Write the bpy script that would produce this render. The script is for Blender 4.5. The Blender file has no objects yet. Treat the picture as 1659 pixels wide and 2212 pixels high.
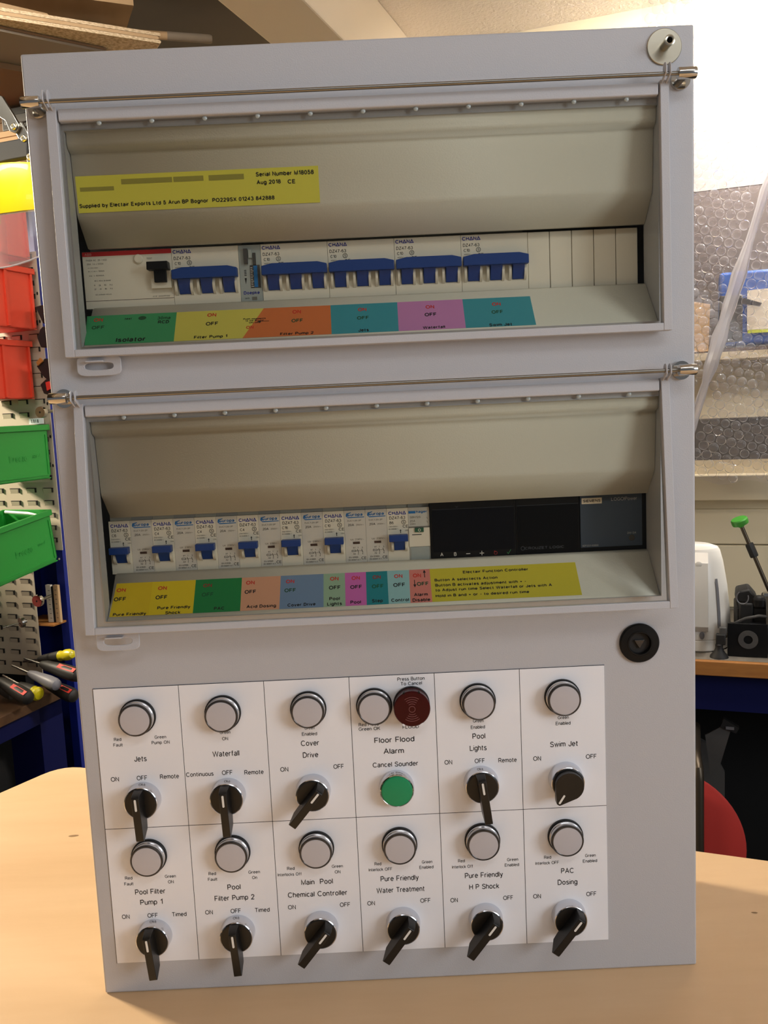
import bpy, bmesh, math, random
from mathutils import Matrix, Vector
random.seed(7)
S = bpy.context.scene
COL = S.collection
R = math.radians

# ------------------------------------------------------------------ camera
cam = bpy.data.cameras.new('camera'); cam_ob = bpy.data.objects.new('camera', cam); COL.objects.link(cam_ob)
cam_ob.location = (0.000799, -0.683087, 0.481179)
cam_ob.rotation_euler = (1.45067996, 0.0456910473, -0.00933086)
cam.sensor_fit = 'VERTICAL'; cam.sensor_height = 24.0
cam.lens = 1877.0 / 2212.0 * 24.0
cam.clip_start = 0.01; cam.clip_end = 60
S.camera = cam_ob

# the room is turned 20 degrees against the panel: a runs along the back wall, b towards it
TH = R(20)
def RW(a, b, z): return Vector((a*math.cos(TH)+b*math.sin(TH), -a*math.sin(TH)+b*math.cos(TH), z))

# ------------------------------------------------------------------ world, lights, exposure
w = bpy.data.worlds.new('world'); S.world = w; w.use_nodes = True
w.node_tree.nodes['Background'].inputs[0].default_value = (0.93, 0.95, 1.0, 1)
w.node_tree.nodes['Background'].inputs[1].default_value = 0.15
def area(name, loc, target, sx, sy, power, color):
    l = bpy.data.lights.new(name, 'AREA'); l.shape = 'RECTANGLE'; l.size = sx; l.size_y = sy; l.energy = power; l.color = color
    o = bpy.data.objects.new(name, l); COL.objects.link(o); o.location = loc
    o.rotation_euler = (Vector(target)-Vector(loc)).to_track_quat('-Z', 'Y').to_euler()
    return o
area('window_light', (2.3, -1.75, 0.95), (0, 0, 0.4), 1.1, 1.0, 31, (0.86, 0.93, 1.0))
area('side_lamp', (-2.46, 1.44, 1.30), (0.0, 0.1, 0.1), 0.35, 0.35, 190, (1.0, 0.87, 0.66))
area('left_tube', RW(-0.95, 0.25, 1.34), RW(-1.1, 1.0, 0.75), 0.7, 0.08, 5.5, (1.0, 0.95, 0.86)).data.spread = R(150)
area('wall_tube', RW(0.70, 1.42, 1.31), RW(0.55, 1.6, 1.05), 0.9, 0.06, 44, (1.0, 0.96, 0.90)).data.spread = R(125)
area('ceiling_tube', (0.35, -0.95, 1.34), (0.0, 0.0, 0.35), 1.2, 0.25, 4.0, (0.88, 0.94, 1.0))
S.view_settings.view_transform = 'Standard'; S.view_settings.look = 'None'
S.view_settings.gamma = 1; S.view_settings.use_curve_mapping = False
S.view_settings.exposure = 0.0

# ------------------------------------------------------------------ materials
def lin(c): return tuple(((v/255)/12.92 if v/255 <= 0.04045 else ((v/255+0.055)/1.055)**2.4) for v in c)+(1,)
M = {}
def mat(name, rgb, rough=0.5, metal=0.0, bump=None, spec=0.5, vary=None, trans=0.0, coat=0.0):
    m = bpy.data.materials.new(name); m.use_nodes = True; M[name] = m
    nt = m.node_tree; b = nt.nodes['Principled BSDF']
    b.inputs['Base Color'].default_value = lin(rgb); b.inputs['Roughness'].default_value = rough
    b.inputs['Metallic'].default_value = metal; b.inputs['Specular IOR Level'].default_value = spec
    b.inputs['Transmission Weight'].default_value = trans; b.inputs['Coat Weight'].default_value = coat
    tc = nt.nodes.new('ShaderNodeTexCoord')
    if bump:
        n = nt.nodes.new('ShaderNodeTexNoise'); n.inputs['Scale'].default_value = bump[0]; n.inputs['Detail'].default_value = 2
        bp = nt.nodes.new('ShaderNodeBump'); bp.inputs['Strength'].default_value = bump[1]; bp.inputs['Distance'].default_value = bump[2]
        nt.links.new(tc.outputs['Object'], n.inputs['Vector']); nt.links.new(n.outputs['Fac'], bp.inputs['Height'])
        nt.links.new(bp.outputs['Normal'], b.inputs['Normal'])
    if vary:   # (scale vector, second colour, low, high, detail)
        mp = nt.nodes.new('ShaderNodeMapping'); mp.inputs['Scale'].default_value = vary[0]
        n = nt.nodes.new('ShaderNodeTexNoise'); n.inputs['Scale'].default_value = 1; n.inputs['Detail'].default_value = vary[4]
        n.inputs['Roughness'].default_value = 0.6
        rp = nt.nodes.new('ShaderNodeValToRGB'); rp.color_ramp.elements[0].position = vary[2]; rp.color_ramp.elements[1].position = vary[3]
        rp.color_ramp.elements[0].color = lin(rgb); rp.color_ramp.elements[1].color = lin(vary[1])
        nt.links.new(tc.outputs['Object'], mp.inputs['Vector']); nt.links.new(mp.outputs['Vector'], n.inputs['Vector'])
        nt.links.new(n.outputs['Fac'], rp.inputs['Fac']); nt.links.new(rp.outputs['Color'], b.inputs['Base Color'])
    return m
mat('paint', (194, 194, 198), 0.42, bump=(1100, 0.35, 0.0004))
mat('paint_inner', (224, 221, 208), 0.45, bump=(900, 0.3, 0.0004))
mat('shade_black', (14, 13, 12), 0.9)  # near-black that paints the shade inside openings and under the back bench
mat('chrome', (205, 203, 198), 0.12, 1.0)
mat('steel', (150, 148, 142), 0.28, 1.0)
mat('zinc', (196, 190, 172), 0.30, 1.0, bump=(300, 0.1, 0.0003))
mat('satin_chrome', (214, 216, 222), 0.13, 1.0)
mat('paper', (247, 248, 253), 0.55)
mat('ink', (24, 23, 26), 0.6)
mat('black_plastic', (13, 13, 14), 0.42, spec=0.25)
mat('black_gloss', (8, 9, 12), 0.3, spec=0.15)
mat('black_knob', (16, 16, 16), 0.35, bump=(700, 0.15, 0.0003))
mat('white_mark', (236, 234, 228), 0.5)
mat('lens_grey', (196, 193, 198), 0.3, coat=0.2)
mat('lamp_rim', (74, 72, 72), 0.18, 0.6)
mat('lamp_clear', (205, 205, 208), 0.2, 0.8)
mat('buzzer_red', (62, 3, 9), 0.3, spec=0.25)
mat('buzzer_line', (150, 96, 96), 0.5)
mat('button_green', (14, 148, 96), 0.4)
mat('breaker_white', (232, 227, 212), 0.45)
mat('contactor_grey', (214, 211, 204), 0.5)
mat('module_grey', (196, 196, 190), 0.5)
mat('toggle_blue', (20, 62, 140), 0.4)
mat('brand_blue', (44, 52, 150), 0.6)
mat('europe_blue', (24, 112, 184), 0.6)
mat('faint_ink', (120, 116, 108), 0.6)
mat('red_band', (206, 44, 44), 0.45)
mat('signal_red', (212, 52, 40), 0.6)
mat('dark_red', (150, 44, 44), 0.6)
mat('sign_green', (34, 84, 52), 0.6)
mat('dull_green', (14, 92, 54), 0.6)
mat('flag_green', (34, 92, 66), 0.5)
mat('clear_grey', (168, 176, 174), 0.2, coat=0.3)
mat('screen_black', (8, 10, 18), 0.35, spec=0.15)
mat('psu_blue', (70, 82, 98), 0.55, spec=0.2)
mat('psu_ink', (168, 172, 176), 0.6)
mat('dim_ink', (54, 58, 66), 0.6)
mat('screen_red', (150, 40, 40), 0.6); mat('screen_green', (60, 140, 84), 0.6)
STK = {'green': (66, 160, 104), 'yellow': (222, 212, 96), 'orange': (222, 122, 66), 'blue': (62, 156, 172), 'pink': (206, 138, 196),
       'gold': (226, 196, 28), 'gold2': (232, 206, 30), 'dkgreen': (18, 134, 68), 'peach': (224, 166, 134), 'slate': (118, 146, 182),
       'sage': (156, 188, 160), 'magenta': (212, 108, 190), 'teal': (8, 134, 148), 'ice': (152, 200, 206), 'salmon': (220, 132, 122), 'olive': (206, 194, 48)}
for k_, c_ in STK.items(): mat('sticker_'+k_, c_, 0.5)
mat('serial_yellow', (226, 220, 84), 0.5)
mat('smudge', (158, 152, 66), 0.6)
mat('pale_red', (230, 150, 140), 0.6)
mat('bench_wood', (231, 196, 154), 0.5, vary=((2.2, 14, 2), (218, 180, 136), 0.35, 0.75, 6), bump=(60, 0.05, 0.0005))
mat('stain', (150, 116, 78), 0.7)
mat('wood_edge', (176, 118, 54), 0.6, vary=((6, 40, 40), (140, 88, 38), 0.3, 0.7, 4))
mat('grey_top', (132, 124, 112), 0.6, vary=((30, 5, 5), (104, 96, 86), 0.3, 0.7, 4))
mat('wall_cream', (222, 208, 176), 0.75)
mat('ceiling_tex', (244, 232, 218), 0.8, bump=(140, 0.8, 0.004))
mat('shade_and_timber', (70, 58, 46), 0.85, vary=((4, 4, 4), (62, 50, 40), 0.3, 0.7, 3))  # beam shade put into the ceiling colour; also the shelf's dark timber
mat('beam_paint', (232, 214, 186), 0.7)
mat('floor_dark', (58, 54, 50), 0.8)
mat('red_plastic', (214, 66, 42), 0.42)
mat('green_plastic', (40, 144, 56), 0.42)
mat('louvre', (182, 170, 150), 0.55)
mat('slot_dark', (24, 20, 16), 0.9)
mat('bench_brown', (92, 62, 36), 0.6, vary=((6, 40, 40), (70, 46, 26), 0.3, 0.7, 4))
mat('navy', (11, 17, 66), 0.5, spec=0.2)
mat('blue_post', (17, 34, 122), 0.45)
mat('cardboard', (182, 152, 116), 0.85, vary=((12, 3, 3), (166, 136, 100), 0.3, 0.7, 3))
mat('cardboard_dark', (120, 92, 64), 0.9)
mat('cardboard_edge', (214, 192, 160), 0.9, vary=((160, 160, 500), (166, 142, 110), 0.35, 0.65, 2))
mat('tube_blue', (96, 104, 112), 0.6)
mat('grey_card', (128, 116, 102), 0.8)
mat('yellow_plastic', (255, 222, 14), 0.35, coat=0.3)
mat('handle_yellow', (206, 190, 24), 0.35, coat=0.3)
mat('handle_black', (40, 37, 34), 0.5)
mat('handle_red', (226, 60, 48), 0.45)
mat('handle_grey', (124, 122, 128), 0.45)
mat('handle_silver', (150, 142, 132), 0.4)
mat('brass', (150, 124, 92), 0.4, 0.5)
mat('oxide_red', (122, 44, 38), 0.5)
mat('dark_brown', (74, 54, 44), 0.6)
mat('black_rubber', (18, 16, 15), 0.6)
mat('kettle_white', (218, 213, 204), 0.3)
mat('gauge', (112, 110, 112), 0.3)
mat('knob_green', (62, 140, 46), 0.45)
mat('rust_steel', (84, 74, 62), 0.4, 0.8)
mat('reel_red', (202, 62, 56), 0.45)
mat('dark_grey', (70, 68, 66), 0.6)
mat('bag_blue', (30, 80, 162), 0.45)
mat('bag_label', (226, 216, 196), 0.6)
mat('bag_lime', (206, 218, 50), 0.6)
mat('paper_brown', (196, 162, 120), 0.8)
mat('pinboard', (58, 48, 42), 0.9)
mat('light_fade_strip', (122, 110, 104), 0.9)  # mid tone painted for the light fading down the wall

def mix_mat(name, tint, gloss_rough, ior, white=None, white_lo=0.0, white_hi=0.0):
    m = bpy.data.materials.new(name); m.use_nodes = True; M[name] = m; nt = m.node_tree; nt.nodes.clear()
    out = nt.nodes.new('ShaderNodeOutputMaterial'); tr = nt.nodes.new('ShaderNodeBsdfTransparent'); gl = nt.nodes.new('ShaderNodeBsdfGlossy')
    fr = nt.nodes.new('ShaderNodeFresnel'); mx = nt.nodes.new('ShaderNodeMixShader')
    tr.inputs[0].default_value = tint; gl.inputs['Roughness'].default_value = gloss_rough; fr.inputs['IOR'].default_value = ior
    base = tr
    if white:
        df = nt.nodes.new('ShaderNodeBsdfDiffuse'); df.inputs[0].default_value = white
        tl = nt.nodes.new('ShaderNodeBsdfTranslucent'); tl.inputs[0].default_value = white
        ad = nt.nodes.new('ShaderNodeMixShader'); ad.inputs[0].default_value = 0.5
        nt.links.new(df.outputs[0], ad.inputs[1]); nt.links.new(tl.outputs[0], ad.inputs[2])
        lw = nt.nodes.new('ShaderNodeLayerWeight'); lw.inputs[0].default_value = 0.35
        mr = nt.nodes.new('ShaderNodeMapRange'); mr.inputs['To Min'].default_value = white_lo; mr.inputs['To Max'].default_value = white_hi
        nt.links.new(lw.outputs['Facing'], mr.inputs['Value'])
        m2 = nt.nodes.new('ShaderNodeMixShader'); nt.links.new(mr.outputs['Result'], m2.inputs[0])
        nt.links.new(tr.outputs[0], m2.inputs[1]); nt.links.new(ad.outputs[0], m2.inputs[2]); base = m2
    nt.links.new(fr.outputs[0], mx.inputs[0]); nt.links.new(base.outputs[0], mx.inputs[1]); nt.links.new(gl.outputs[0], mx.inputs[2])
    nt.links.new(mx.outputs[0], out.inputs[0]); return m
mix_mat('acrylic', (0.965, 0.958, 0.925, 1), 0.03, 1.22)
mix_mat('clear_film', (0.97, 0.95, 0.95, 1), 0.10, 1.45, (0.88, 0.86, 0.89, 1), 0.07, 0.75)
mix_mat('film_tube', (0.95, 0.94, 0.95, 1), 0.2, 1.45, (0.90, 0.87, 0.90, 1), 0.5, 0.85)
mix_mat('visor', (0.96, 0.94, 0.95, 1), 0.05, 1.45, (0.86, 0.80, 0.84, 1), 0.22, 0.75)

# ------------------------------------------------------------------ lettering: a plain grotesque drawn with even strokes (cap height 1)
def arc_(cx, cy, rx, ry, a0, a1):
    n = max(2, int(abs(a1-a0)/18)); return [(cx+rx*math.cos(R(a0+(a1-a0)*k/n)), cy+ry*math.sin(R(a0+(a1-a0)*k/n))) for k in range(n+1)]
XH = .71
def GL(ch):
    a = arc_; x = XH; h = x/2
    return {
    'A': (.72, [[(0, 0), (.36, 1), (.72, 0)], [(.13, .34), (.59, .34)]]), '^': (.74, [[(0, .02), (.37, 1), (.74, .02), (0, .02)]]),
    'B': (.57, [[(0, 0), (0, 1), (.3, 1)]+a(.3, .765, .22, .235, 90, -90)+[(0, .53)], [(.3, .53)]+a(.32, .265, .25, .265, 90, -90)+[(0, 0)]]),
    'C': (.72, [a(.38, .5, .38, .5, 42, 318)]), 'D': (.64, [[(0, .5), (0, 1), (.24, 1)]+a(.24, .5, .4, .5, 90, -90)+[(0, 0), (0, .5)]]),
    'E': (.57, [[(.55, 1), (0, 1), (0, 0), (.57, 0)], [(0, .53), (.51, .53)]]), 'F': (.53, [[(.53, 1), (0, 1), (0, 0)], [(0, .5), (.46, .5)]]),
    'G': (.76, [a(.39, .5, .39, .5, 42, 310)+[(.75, .2), (.75, .46), (.42, .46)]]), 'H': (.6, [[(0, 0), (0, 1)], [(.6, 0), (.6, 1)], [(0, .53), (.6, .53)]]),
    'I': (0, [[(0, 0), (0, 1)]]), 'J': (.42, [[(.42, 1), (.42, .28)]+a(.21, .26, .21, .26, 0, -190)]), 'K': (.62, [[(0, 0), (0, 1)], [(.58, 1), (0, .38)], [(.2, .6), (.62, 0)]]),
    'L': (.5, [[(0, 1), (0, 0), (.5, 0)]]), 'M': (.72, [[(0, 0), (0, 1), (.36, .04), (.72, 1), (.72, 0)]]), 'N': (.6, [[(0, 0), (0, 1), (.6, 0), (.6, 1)]]),
    'O': (.8, [a(.4, .5, .4, .5, 0, 360)]), 'P': (.57, [[(0, 0), (0, 1), (.31, 1)]+a(.31, .735, .26, .265, 90, -90)+[(0, .47)]]), 'Q': (.8, [a(.4, .5, .4, .5, 0, 360), [(.5, .2), (.8, -.06)]]),
    'R': (.62, [[(0, 0), (0, 1), (.33, 1)]+a(.33, .74, .25, .26, 90, -90)+[(0, .48)], [(.3, .48), (.44, .36), (.64, 0)]]), 'S': (.58, [a(.3, .75, .26, .25, 15, 200)+[(.16, .6), (.42, .47)]+a(.29, .25, .29, .25, 50, -170)]),
    'T': (.64, [[(0, 1), (.64, 1)], [(.32, 1), (.32, 0)]]), 'U': (.6, [[(0, 1), (0, .32)]+a(.3, .3, .3, .3, 180, 360)+[(.6, 1)]]), 'V': (.68, [[(0, 1), (.34, 0), (.68, 1)]]),
    'W': (1.06, [[(0, 1), (.26, 0), (.53, 1), (.8, 0), (1.06, 1)]]), 'X': (.64, [[(0, 1), (.64, 0)], [(0, 0), (.64, 1)]]), 'Y': (.66, [[(0, 1), (.33, .44), (.66, 1)], [(.33, .44), (.33, 0)]]), 'Z': (.6, [[(.03, 1), (.58, 1), (0, 0), (.6, 0)]]),
    '0': (.5, [a(.25, .5, .25, .5, 0, 360)]), '1': (.3, [[(.04, .76), (.3, 1), (.3, 0)]]), '2': (.52, [a(.26, .73, .24, .27, 175, -25)+[(0, 0), (.52, 0)]]),
    '3': (.5, [a(.24, .76, .22, .24, 165, -80), a(.25, .265, .25, .265, 85, -165)]), '4': (.54, [[(.4, 0), (.4, 1), (0, .3), (.54, .3)]]), '5': (.52, [[(.47, 1), (.1, 1), (.05, .5)]+a(.25, .33, .26, .33, 130, -160)]),
    '6': (.52, [a(.26, .5, .26, .5, 45, 180)+a(.26, .32, .26, .32, 180, 540)]), '7': (.52, [[(0, 1), (.52, 1), (.3, .5), (.17, 0)]]), '8': (.5, [a(.25, .765, .21, .235, 0, 360), a(.25, .265, .25, .265, 0, 360)]),
    '9': (.52, [a(.26, .68, .26, .32, 0, 360)+a(.26, .5, .26, .5, 0, -135)]),
    'a': (.46, [a(.23, x-.2, .2, .2, 165, 0)+[(.43, .12), (.47, 0)], [(.43, h+.05), (.2, h-.01)]+a(.17, h/2, .17, h/2, 90, 270)+[(.3, .02), (.43, .15)]]),
    'b': (.48, [[(0, 0), (0, 1)], a(.24, h, .24, h, 0, 360)]), 'c': (.44, [a(.24, h, .24, h, 45, 315)]), 'd': (.48, [[(.48, 0), (.48, 1)], a(.24, h, .24, h, 0, 360)]),
    'e': (.49, [[(.01, h+.02), (.48, h+.02)]+a(.245, h, .245, h, 5, 318)]), 'f': (.3, [[(.12, 0), (.12, .8)]+a(.27, .82, .15, .18, 180, 90), [(0, x), (.28, x)]]),
    'g': (.48, [[(.48, x), (.48, 0)]+a(.24, -.03, .24, .24, 0, -160), a(.24, h, .24, h, 0, 360)]), 'h': (.44, [[(0, 0), (0, 1)], [(0, x-.25)]+a(.22, x-.22, .22, .22, 180, 0)+[(.44, 0)]]),
    'i': (0, [[(0, 0), (0, x)], [(0, .93), (0, 1.03)]]), 'j': (.1, [[(.1, x), (.1, -.14), (0, -.24)], [(.1, .93), (.1, 1.03)]]), 'k': (.42, [[(0, 0), (0, 1)], [(.4, x), (0, .24)], [(.15, .4), (.44, 0)]]), 'l': (0, [[(0, 0), (0, 1)]]),
    'm': (.76, [[(0, 0), (0, x)], [(0, x-.22)]+a(.19, x-.2, .19, .2, 180, 0)+[(.38, 0)], [(.38, x-.22)]+a(.57, x-.2, .19, .2, 180, 0)+[(.76, 0)]]), 'n': (.44, [[(0, 0), (0, x)], [(0, x-.25)]+a(.22, x-.22, .22, .22, 180, 0)+[(.44, 0)]]),
    'o': (.5, [a(.25, h, .25, h, 0, 360)]), 'p': (.48, [[(0, x), (0, -.27)], a(.24, h, .24, h, 0, 360)]), 'q': (.48, [[(.48, x), (.48, -.27)], a(.24, h, .24, h, 0, 360)]), 'r': (.26, [[(0, 0), (0, x)], [(0, x-.25)]+a(.22, x-.22, .22, .22, 180, 75)]),
    's': (.42, [a(.21, x*.75, .19, x*.25, 20, 200)+[(.13, x*.58), (.3, x*.45)]+a(.21, x*.25, .21, x*.25, 50, -165)]), 't': (.28, [[(.11, .95), (.11, .16)]+a(.25, .14, .14, .14, 180, 275), [(0, x), (.27, x)]]),
    'u': (.44, [[(0, x), (0, .24)]+a(.22, .22, .22, .22, 180, 360), [(.44, x), (.44, 0)]]), 'v': (.46, [[(0, x), (.23, 0), (.46, x)]]), 'w': (.7, [[(0, x), (.18, 0), (.35, x), (.52, 0), (.7, x)]]), 'x': (.46, [[(0, x), (.46, 0)], [(0, 0), (.46, x)]]),
    'y': (.46, [[(0, x), (.23, .02)], [(.46, x), (.2, -.16), (.12, -.25), (.02, -.25)]]), 'z': (.42, [[(.02, x), (.4, x), (0, 0), (.42, 0)]]),
    '-': (.28, [[(0, .38), (.28, .38)]]), '+': (.5, [[(0, .42), (.5, .42)], [(.25, .17), (.25, .67)]]), '.': (0, [[(0, -.02), (0, .07)]]), '/': (.3, [[(0, 0), (.3, 1)]]), '!': (0, [[(0, .3), (0, 1)], [(0, -.02), (0, .07)]]),
    '~': (.44, [[(0, .36), (.1, .46), (.2, .44), (.28, .36), (.36, .34), (.44, .44)]]), '=': (.46, [[(0, .3), (.46, .3)], [(0, .54), (.46, .54)]])}.get(ch)
_tc = {}
def glyphs(s, bold=False, ext=0.0):
    k = (s, bold, ext)
    if k in _tc: return _tc[k]
    sw = .205 if bold else .138; v = []; f = []; x = 0.0; H = sw/2
    for ch in s:
        if ch == ' ': x += .46; continue
        wd, pls = GL(ch); wd *= 1.0
        for pl in pls:
            P = [Vector((x+H+p[0], H+p[1]*(1-sw) if p[1] >= 0 else H+p[1])) for p in pl]; n = len(P)
            closed = (P[0]-P[-1]).length < 1e-4; o = len(v)
            for i in range(n):
                d0 = (P[i]-P[i-1]) if i else ((P[0]-P[-2]) if closed else P[1]-P[0]); d1 = (P[i+1]-P[i]) if i < n-1 else ((P[1]-P[0]) if closed else d0)
                d0 = d0.normalized(); d1 = d1.normalized(); n0 = Vector((-d0.y, d0.x)); n1 = Vector((-d1.y, d1.x)); b = n0+n1
                b = b.normalized() if b.length > .05 else n0; q = H/max(.42, b.dot(n0)); e = Vector((0, 0))
                v.append((P[i].x+b.x*q, P[i].y+b.y*q, 0)); v.append((P[i].x-b.x*q, P[i].y-b.y*q, 0))
            for i in range(n-1): f.append((o+2*i+1, o+2*i+3, o+2*i+2, o+2*i))
        x += wd+sw+.085
    if ext:
        n = len(v); v = [(a, b, ext) for a, b, c in v]+[(a, b, 0) for a, b, c in v]; f = f+[(q[(i+1) % 4], q[i], n+q[i], n+q[(i+1) % 4]) for q in f for i in (1, 3)]
    _tc[k] = (v, f); return v, f
CAPH = 1.0

# ------------------------------------------------------------------ mesh builder
FRONT = lambda y=0.0: Matrix(((1, 0, 0, 0), (0, 0, -1, y), (0, 1, 0, 0), (0, 0, 0, 1)))    # local (x, up, out) onto a face looking to -y
class MB:
    def __init__(s, scale=1.0): s.v = []; s.f = []; s.m = []; s.mats = []; s.sc = scale; s.X = Matrix.Identity(4)
    def mi(s, n):
        if n not in s.mats: s.mats.append(n)
        return s.mats.index(n)
    def add(s, vs, fs, m, X=None):
        X = s.X if X is None else s.X @ X
        o = len(s.v); s.v += [tuple((X @ Vector(p))*s.sc) for p in vs]; k = s.mi(m)
        for f in fs: s.f.append(tuple(i+o for i in f)); s.m.append(k)
    def box(s, x0, x1, y0, y1, z0, z1, m, X=None):
        s.add([(x0, y0, z0), (x1, y0, z0), (x1, y1, z0), (x0, y1, z0), (x0, y0, z1), (x1, y0, z1), (x1, y1, z1), (x0, y1, z1)],
              [(0, 3, 2, 1), (4, 5, 6, 7), (0, 1, 5, 4), (1, 2, 6, 5), (2, 3, 7, 6), (3, 0, 4, 7)], m, X)
    def prism(s, poly, h0, h1, m, X=None):          # polygon in (x, y) counter-clockwise, extruded along z
        n = len(poly)
        s.add([(p[0], p[1], h0) for p in poly]+[(p[0], p[1], h1) for p in poly],
              [tuple(range(n-1, -1, -1)), tuple(range(n, 2*n))]+[(i, (i+1) % n, n+(i+1) % n, n+i) for i in range(n)], m, X)
    def ring(s, outer, inner, h0, h1, m, X=None):   # plate with a hole, both outlines with the same count
        n = len(outer); vs = [(p[0], p[1], h) for h in (h0, h1) for q in (outer, inner) for p in q]
        fs = []
        for i in range(n):
            j = (i+1) % n
            fs += [(i, n+i, n+j, j), (2*n+i, 2*n+j, 3*n+j, 3*n+i), (i, j, 2*n+j, 2*n+i), (n+i, 3*n+i, 3*n+j, n+j)]
        s.add(vs, fs, m, X)
    def lathe(s, prof, seg, m, X=None, caps=True):  # profile of (radius, height) round the z axis
        n = len(prof); vs = [(r*math.cos(2*math.pi*k/seg), r*math.sin(2*math.pi*k/seg), h) for r, h in prof for k in range(seg)]
        fs = [(i*seg+k, i*seg+(k+1) % seg, (i+1)*seg+(k+1) % seg, (i+1)*seg+k) for i in range(n-1) for k in range(seg)]
        if caps: fs += [tuple(range(seg-1, -1, -1)), tuple((n-1)*seg+k for k in range(seg))]
        s.add(vs, fs, m, X)
    def tube(s, pts, r, seg, m, caps=True):
        pts = [Vector(p) for p in pts]; vs = []; up = None; n = len(pts)
        for i, p in enumerate(pts):
            t = (pts[min(i+1, n-1)]-pts[max(i-1, 0)]).normalized()
            if up is None: up = t.orthogonal().normalized()
            up = (up-t*up.dot(t)).normalized(); q = t.cross(up); rr = r[i] if isinstance(r, (list, tuple)) else r
            vs += [tuple(p+(up*math.cos(2*math.pi*k/seg)+q*math.sin(2*math.pi*k/seg))*rr) for k in range(seg)]
        fs = [(i*seg+k, i*seg+(k+1) % seg, (i+1)*seg+(k+1) % seg, (i+1)*seg+k) for i in range(n-1) for k in range(seg)]
        if caps: fs += [tuple(range(seg-1, -1, -1)), tuple((n-1)*seg+k for k in range(seg))]
        s.add(vs, fs, m)
    def text(s, t, cx, base, wid, cap, m, X, bold=False, ext=0.0):   # centred at cx, wid = None keeps the natural width
        v, f = glyphs(t, bold, ext)
        x0 = min(p[0] for p in v); x1 = max(p[0] for p in v); ky = cap/CAPH
        kx = ky if wid is None else wid/(x1-x0)
        s.add([((p[0]-(x0+x1)/2)*kx+cx, p[1]*ky+base, p[2]*ky) for p in v], f, m, X)
    def mesh(s, name):
        me = bpy.data.meshes.new(name); me.from_pydata(s.v, [], s.f)
        for n in s.mats: me.materials.append(M[n])
        me.polygons.foreach_set('material_index', s.m); me.update(); return me
    def build(s, name, parent=None, loc=(0, 0, 0), rot=(0, 0, 0), bevel=0, smooth=True, label=None, seg=2):
        me = s.mesh(name)
        if smooth:
            me.polygons.foreach_set('use_smooth', [True]*len(me.polygons)); me.set_sharp_from_angle(angle=R(32))
        o = bpy.data.objects.new(name, me); COL.objects.link(o); o.location = loc; o.rotation_euler = rot
        if parent: o.parent = parent
        if bevel:
            b = o.modifiers.new('bevel', 'BEVEL'); b.width = bevel; b.segments = seg; b.limit_method = 'ANGLE'; b.angle_limit = R(40)
            b.harden_normals = False
        if label: o['label'] = label
        return o
def tag(o, label, cat, group=None):
    o['label'] = label; o['category'] = cat
    if group: o['group'] = group
    return o
def thing(name, label, cat, loc=(0, 0, 0), rot=(0, 0, 0), group=None):
    o = bpy.data.objects.new(name, None); COL.objects.link(o); o.location = loc; o.rotation_euler = rot; o.empty_display_size = 0.02
    return tag(o, label, cat, group)
def struct(name, mb, **k):
    o = mb.build(name, smooth=False, **k); o['kind'] = 'structure'; return o
def circle(cx, cy, r, n=32, a0=0.0): return [(cx+r*math.cos(a0+2*math.pi*k/n), cy+r*math.sin(a0+2*math.pi*k/n)) for k in range(n)]
def rrect(x0, x1, y0, y1, r, n=5):
    p = []
    for cx, cy, a in ((x1-r, y1-r, 0), (x0+r, y1-r, 90), (x0+r, y0+r, 180), (x1-r, y0+r, 270)):
        p += [(cx+r*math.cos(R(a+90*k/n)), cy+r*math.sin(R(a+90*k/n))) for k in range(n+1)]
    return p
ROOM = (0, 0, -TH)

# ------------------------------------------------------------------ the room (a, b, z)
m = MB(); m.box(-3.6, 3.2, -3.2, 1.6, -1.0, -0.95, 'floor_dark'); struct('floor', m, rot=ROOM)
m = MB(); m.box(-0.56, 3.2, -3.2, 1.6, 1.375, 1.45, 'ceiling_tex'); m.box(-3.6, -0.56, -3.2, 1.6, 1.375, 1.45, 'shade_and_timber'); struct('ceiling', m, rot=ROOM)  # left of the beam, shade is painted as a dark brown section
m = MB(); m.box(-0.56, -0.42, -3.2, 1.6, 1.21, 1.375, 'beam_paint'); struct('trim_1', m, rot=ROOM, bevel=0.004)
m = MB(); m.box(-3.6, 3.2, 1.6, 1.7, -0.95, 1.375, 'wall_cream'); struct('wall_back', m, rot=ROOM)
m = MB(); m.box(-3.7, -3.6, -3.2, 1.7, -0.95, 1.375, 'wall_cream'); struct('wall_left', m, rot=ROOM)
# ledge and boards along the back wall
m = MB(); m.box(-0.6, 3.0, 1.545, 1.6, 0.226, 0.285, 'wall_cream'); struct('trim_2', m, rot=ROOM, bevel=0.002)
m = MB(); m.box(-0.6, 3.0, 1.585, 1.6, -0.04, 0.112, 'wall_cream'); m.box(-0.6, 3.0, 1.588, 1.6, 0.115, 0.2, 'wall_cream'); struct('trim_3', m, rot=ROOM, bevel=0.002)

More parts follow.
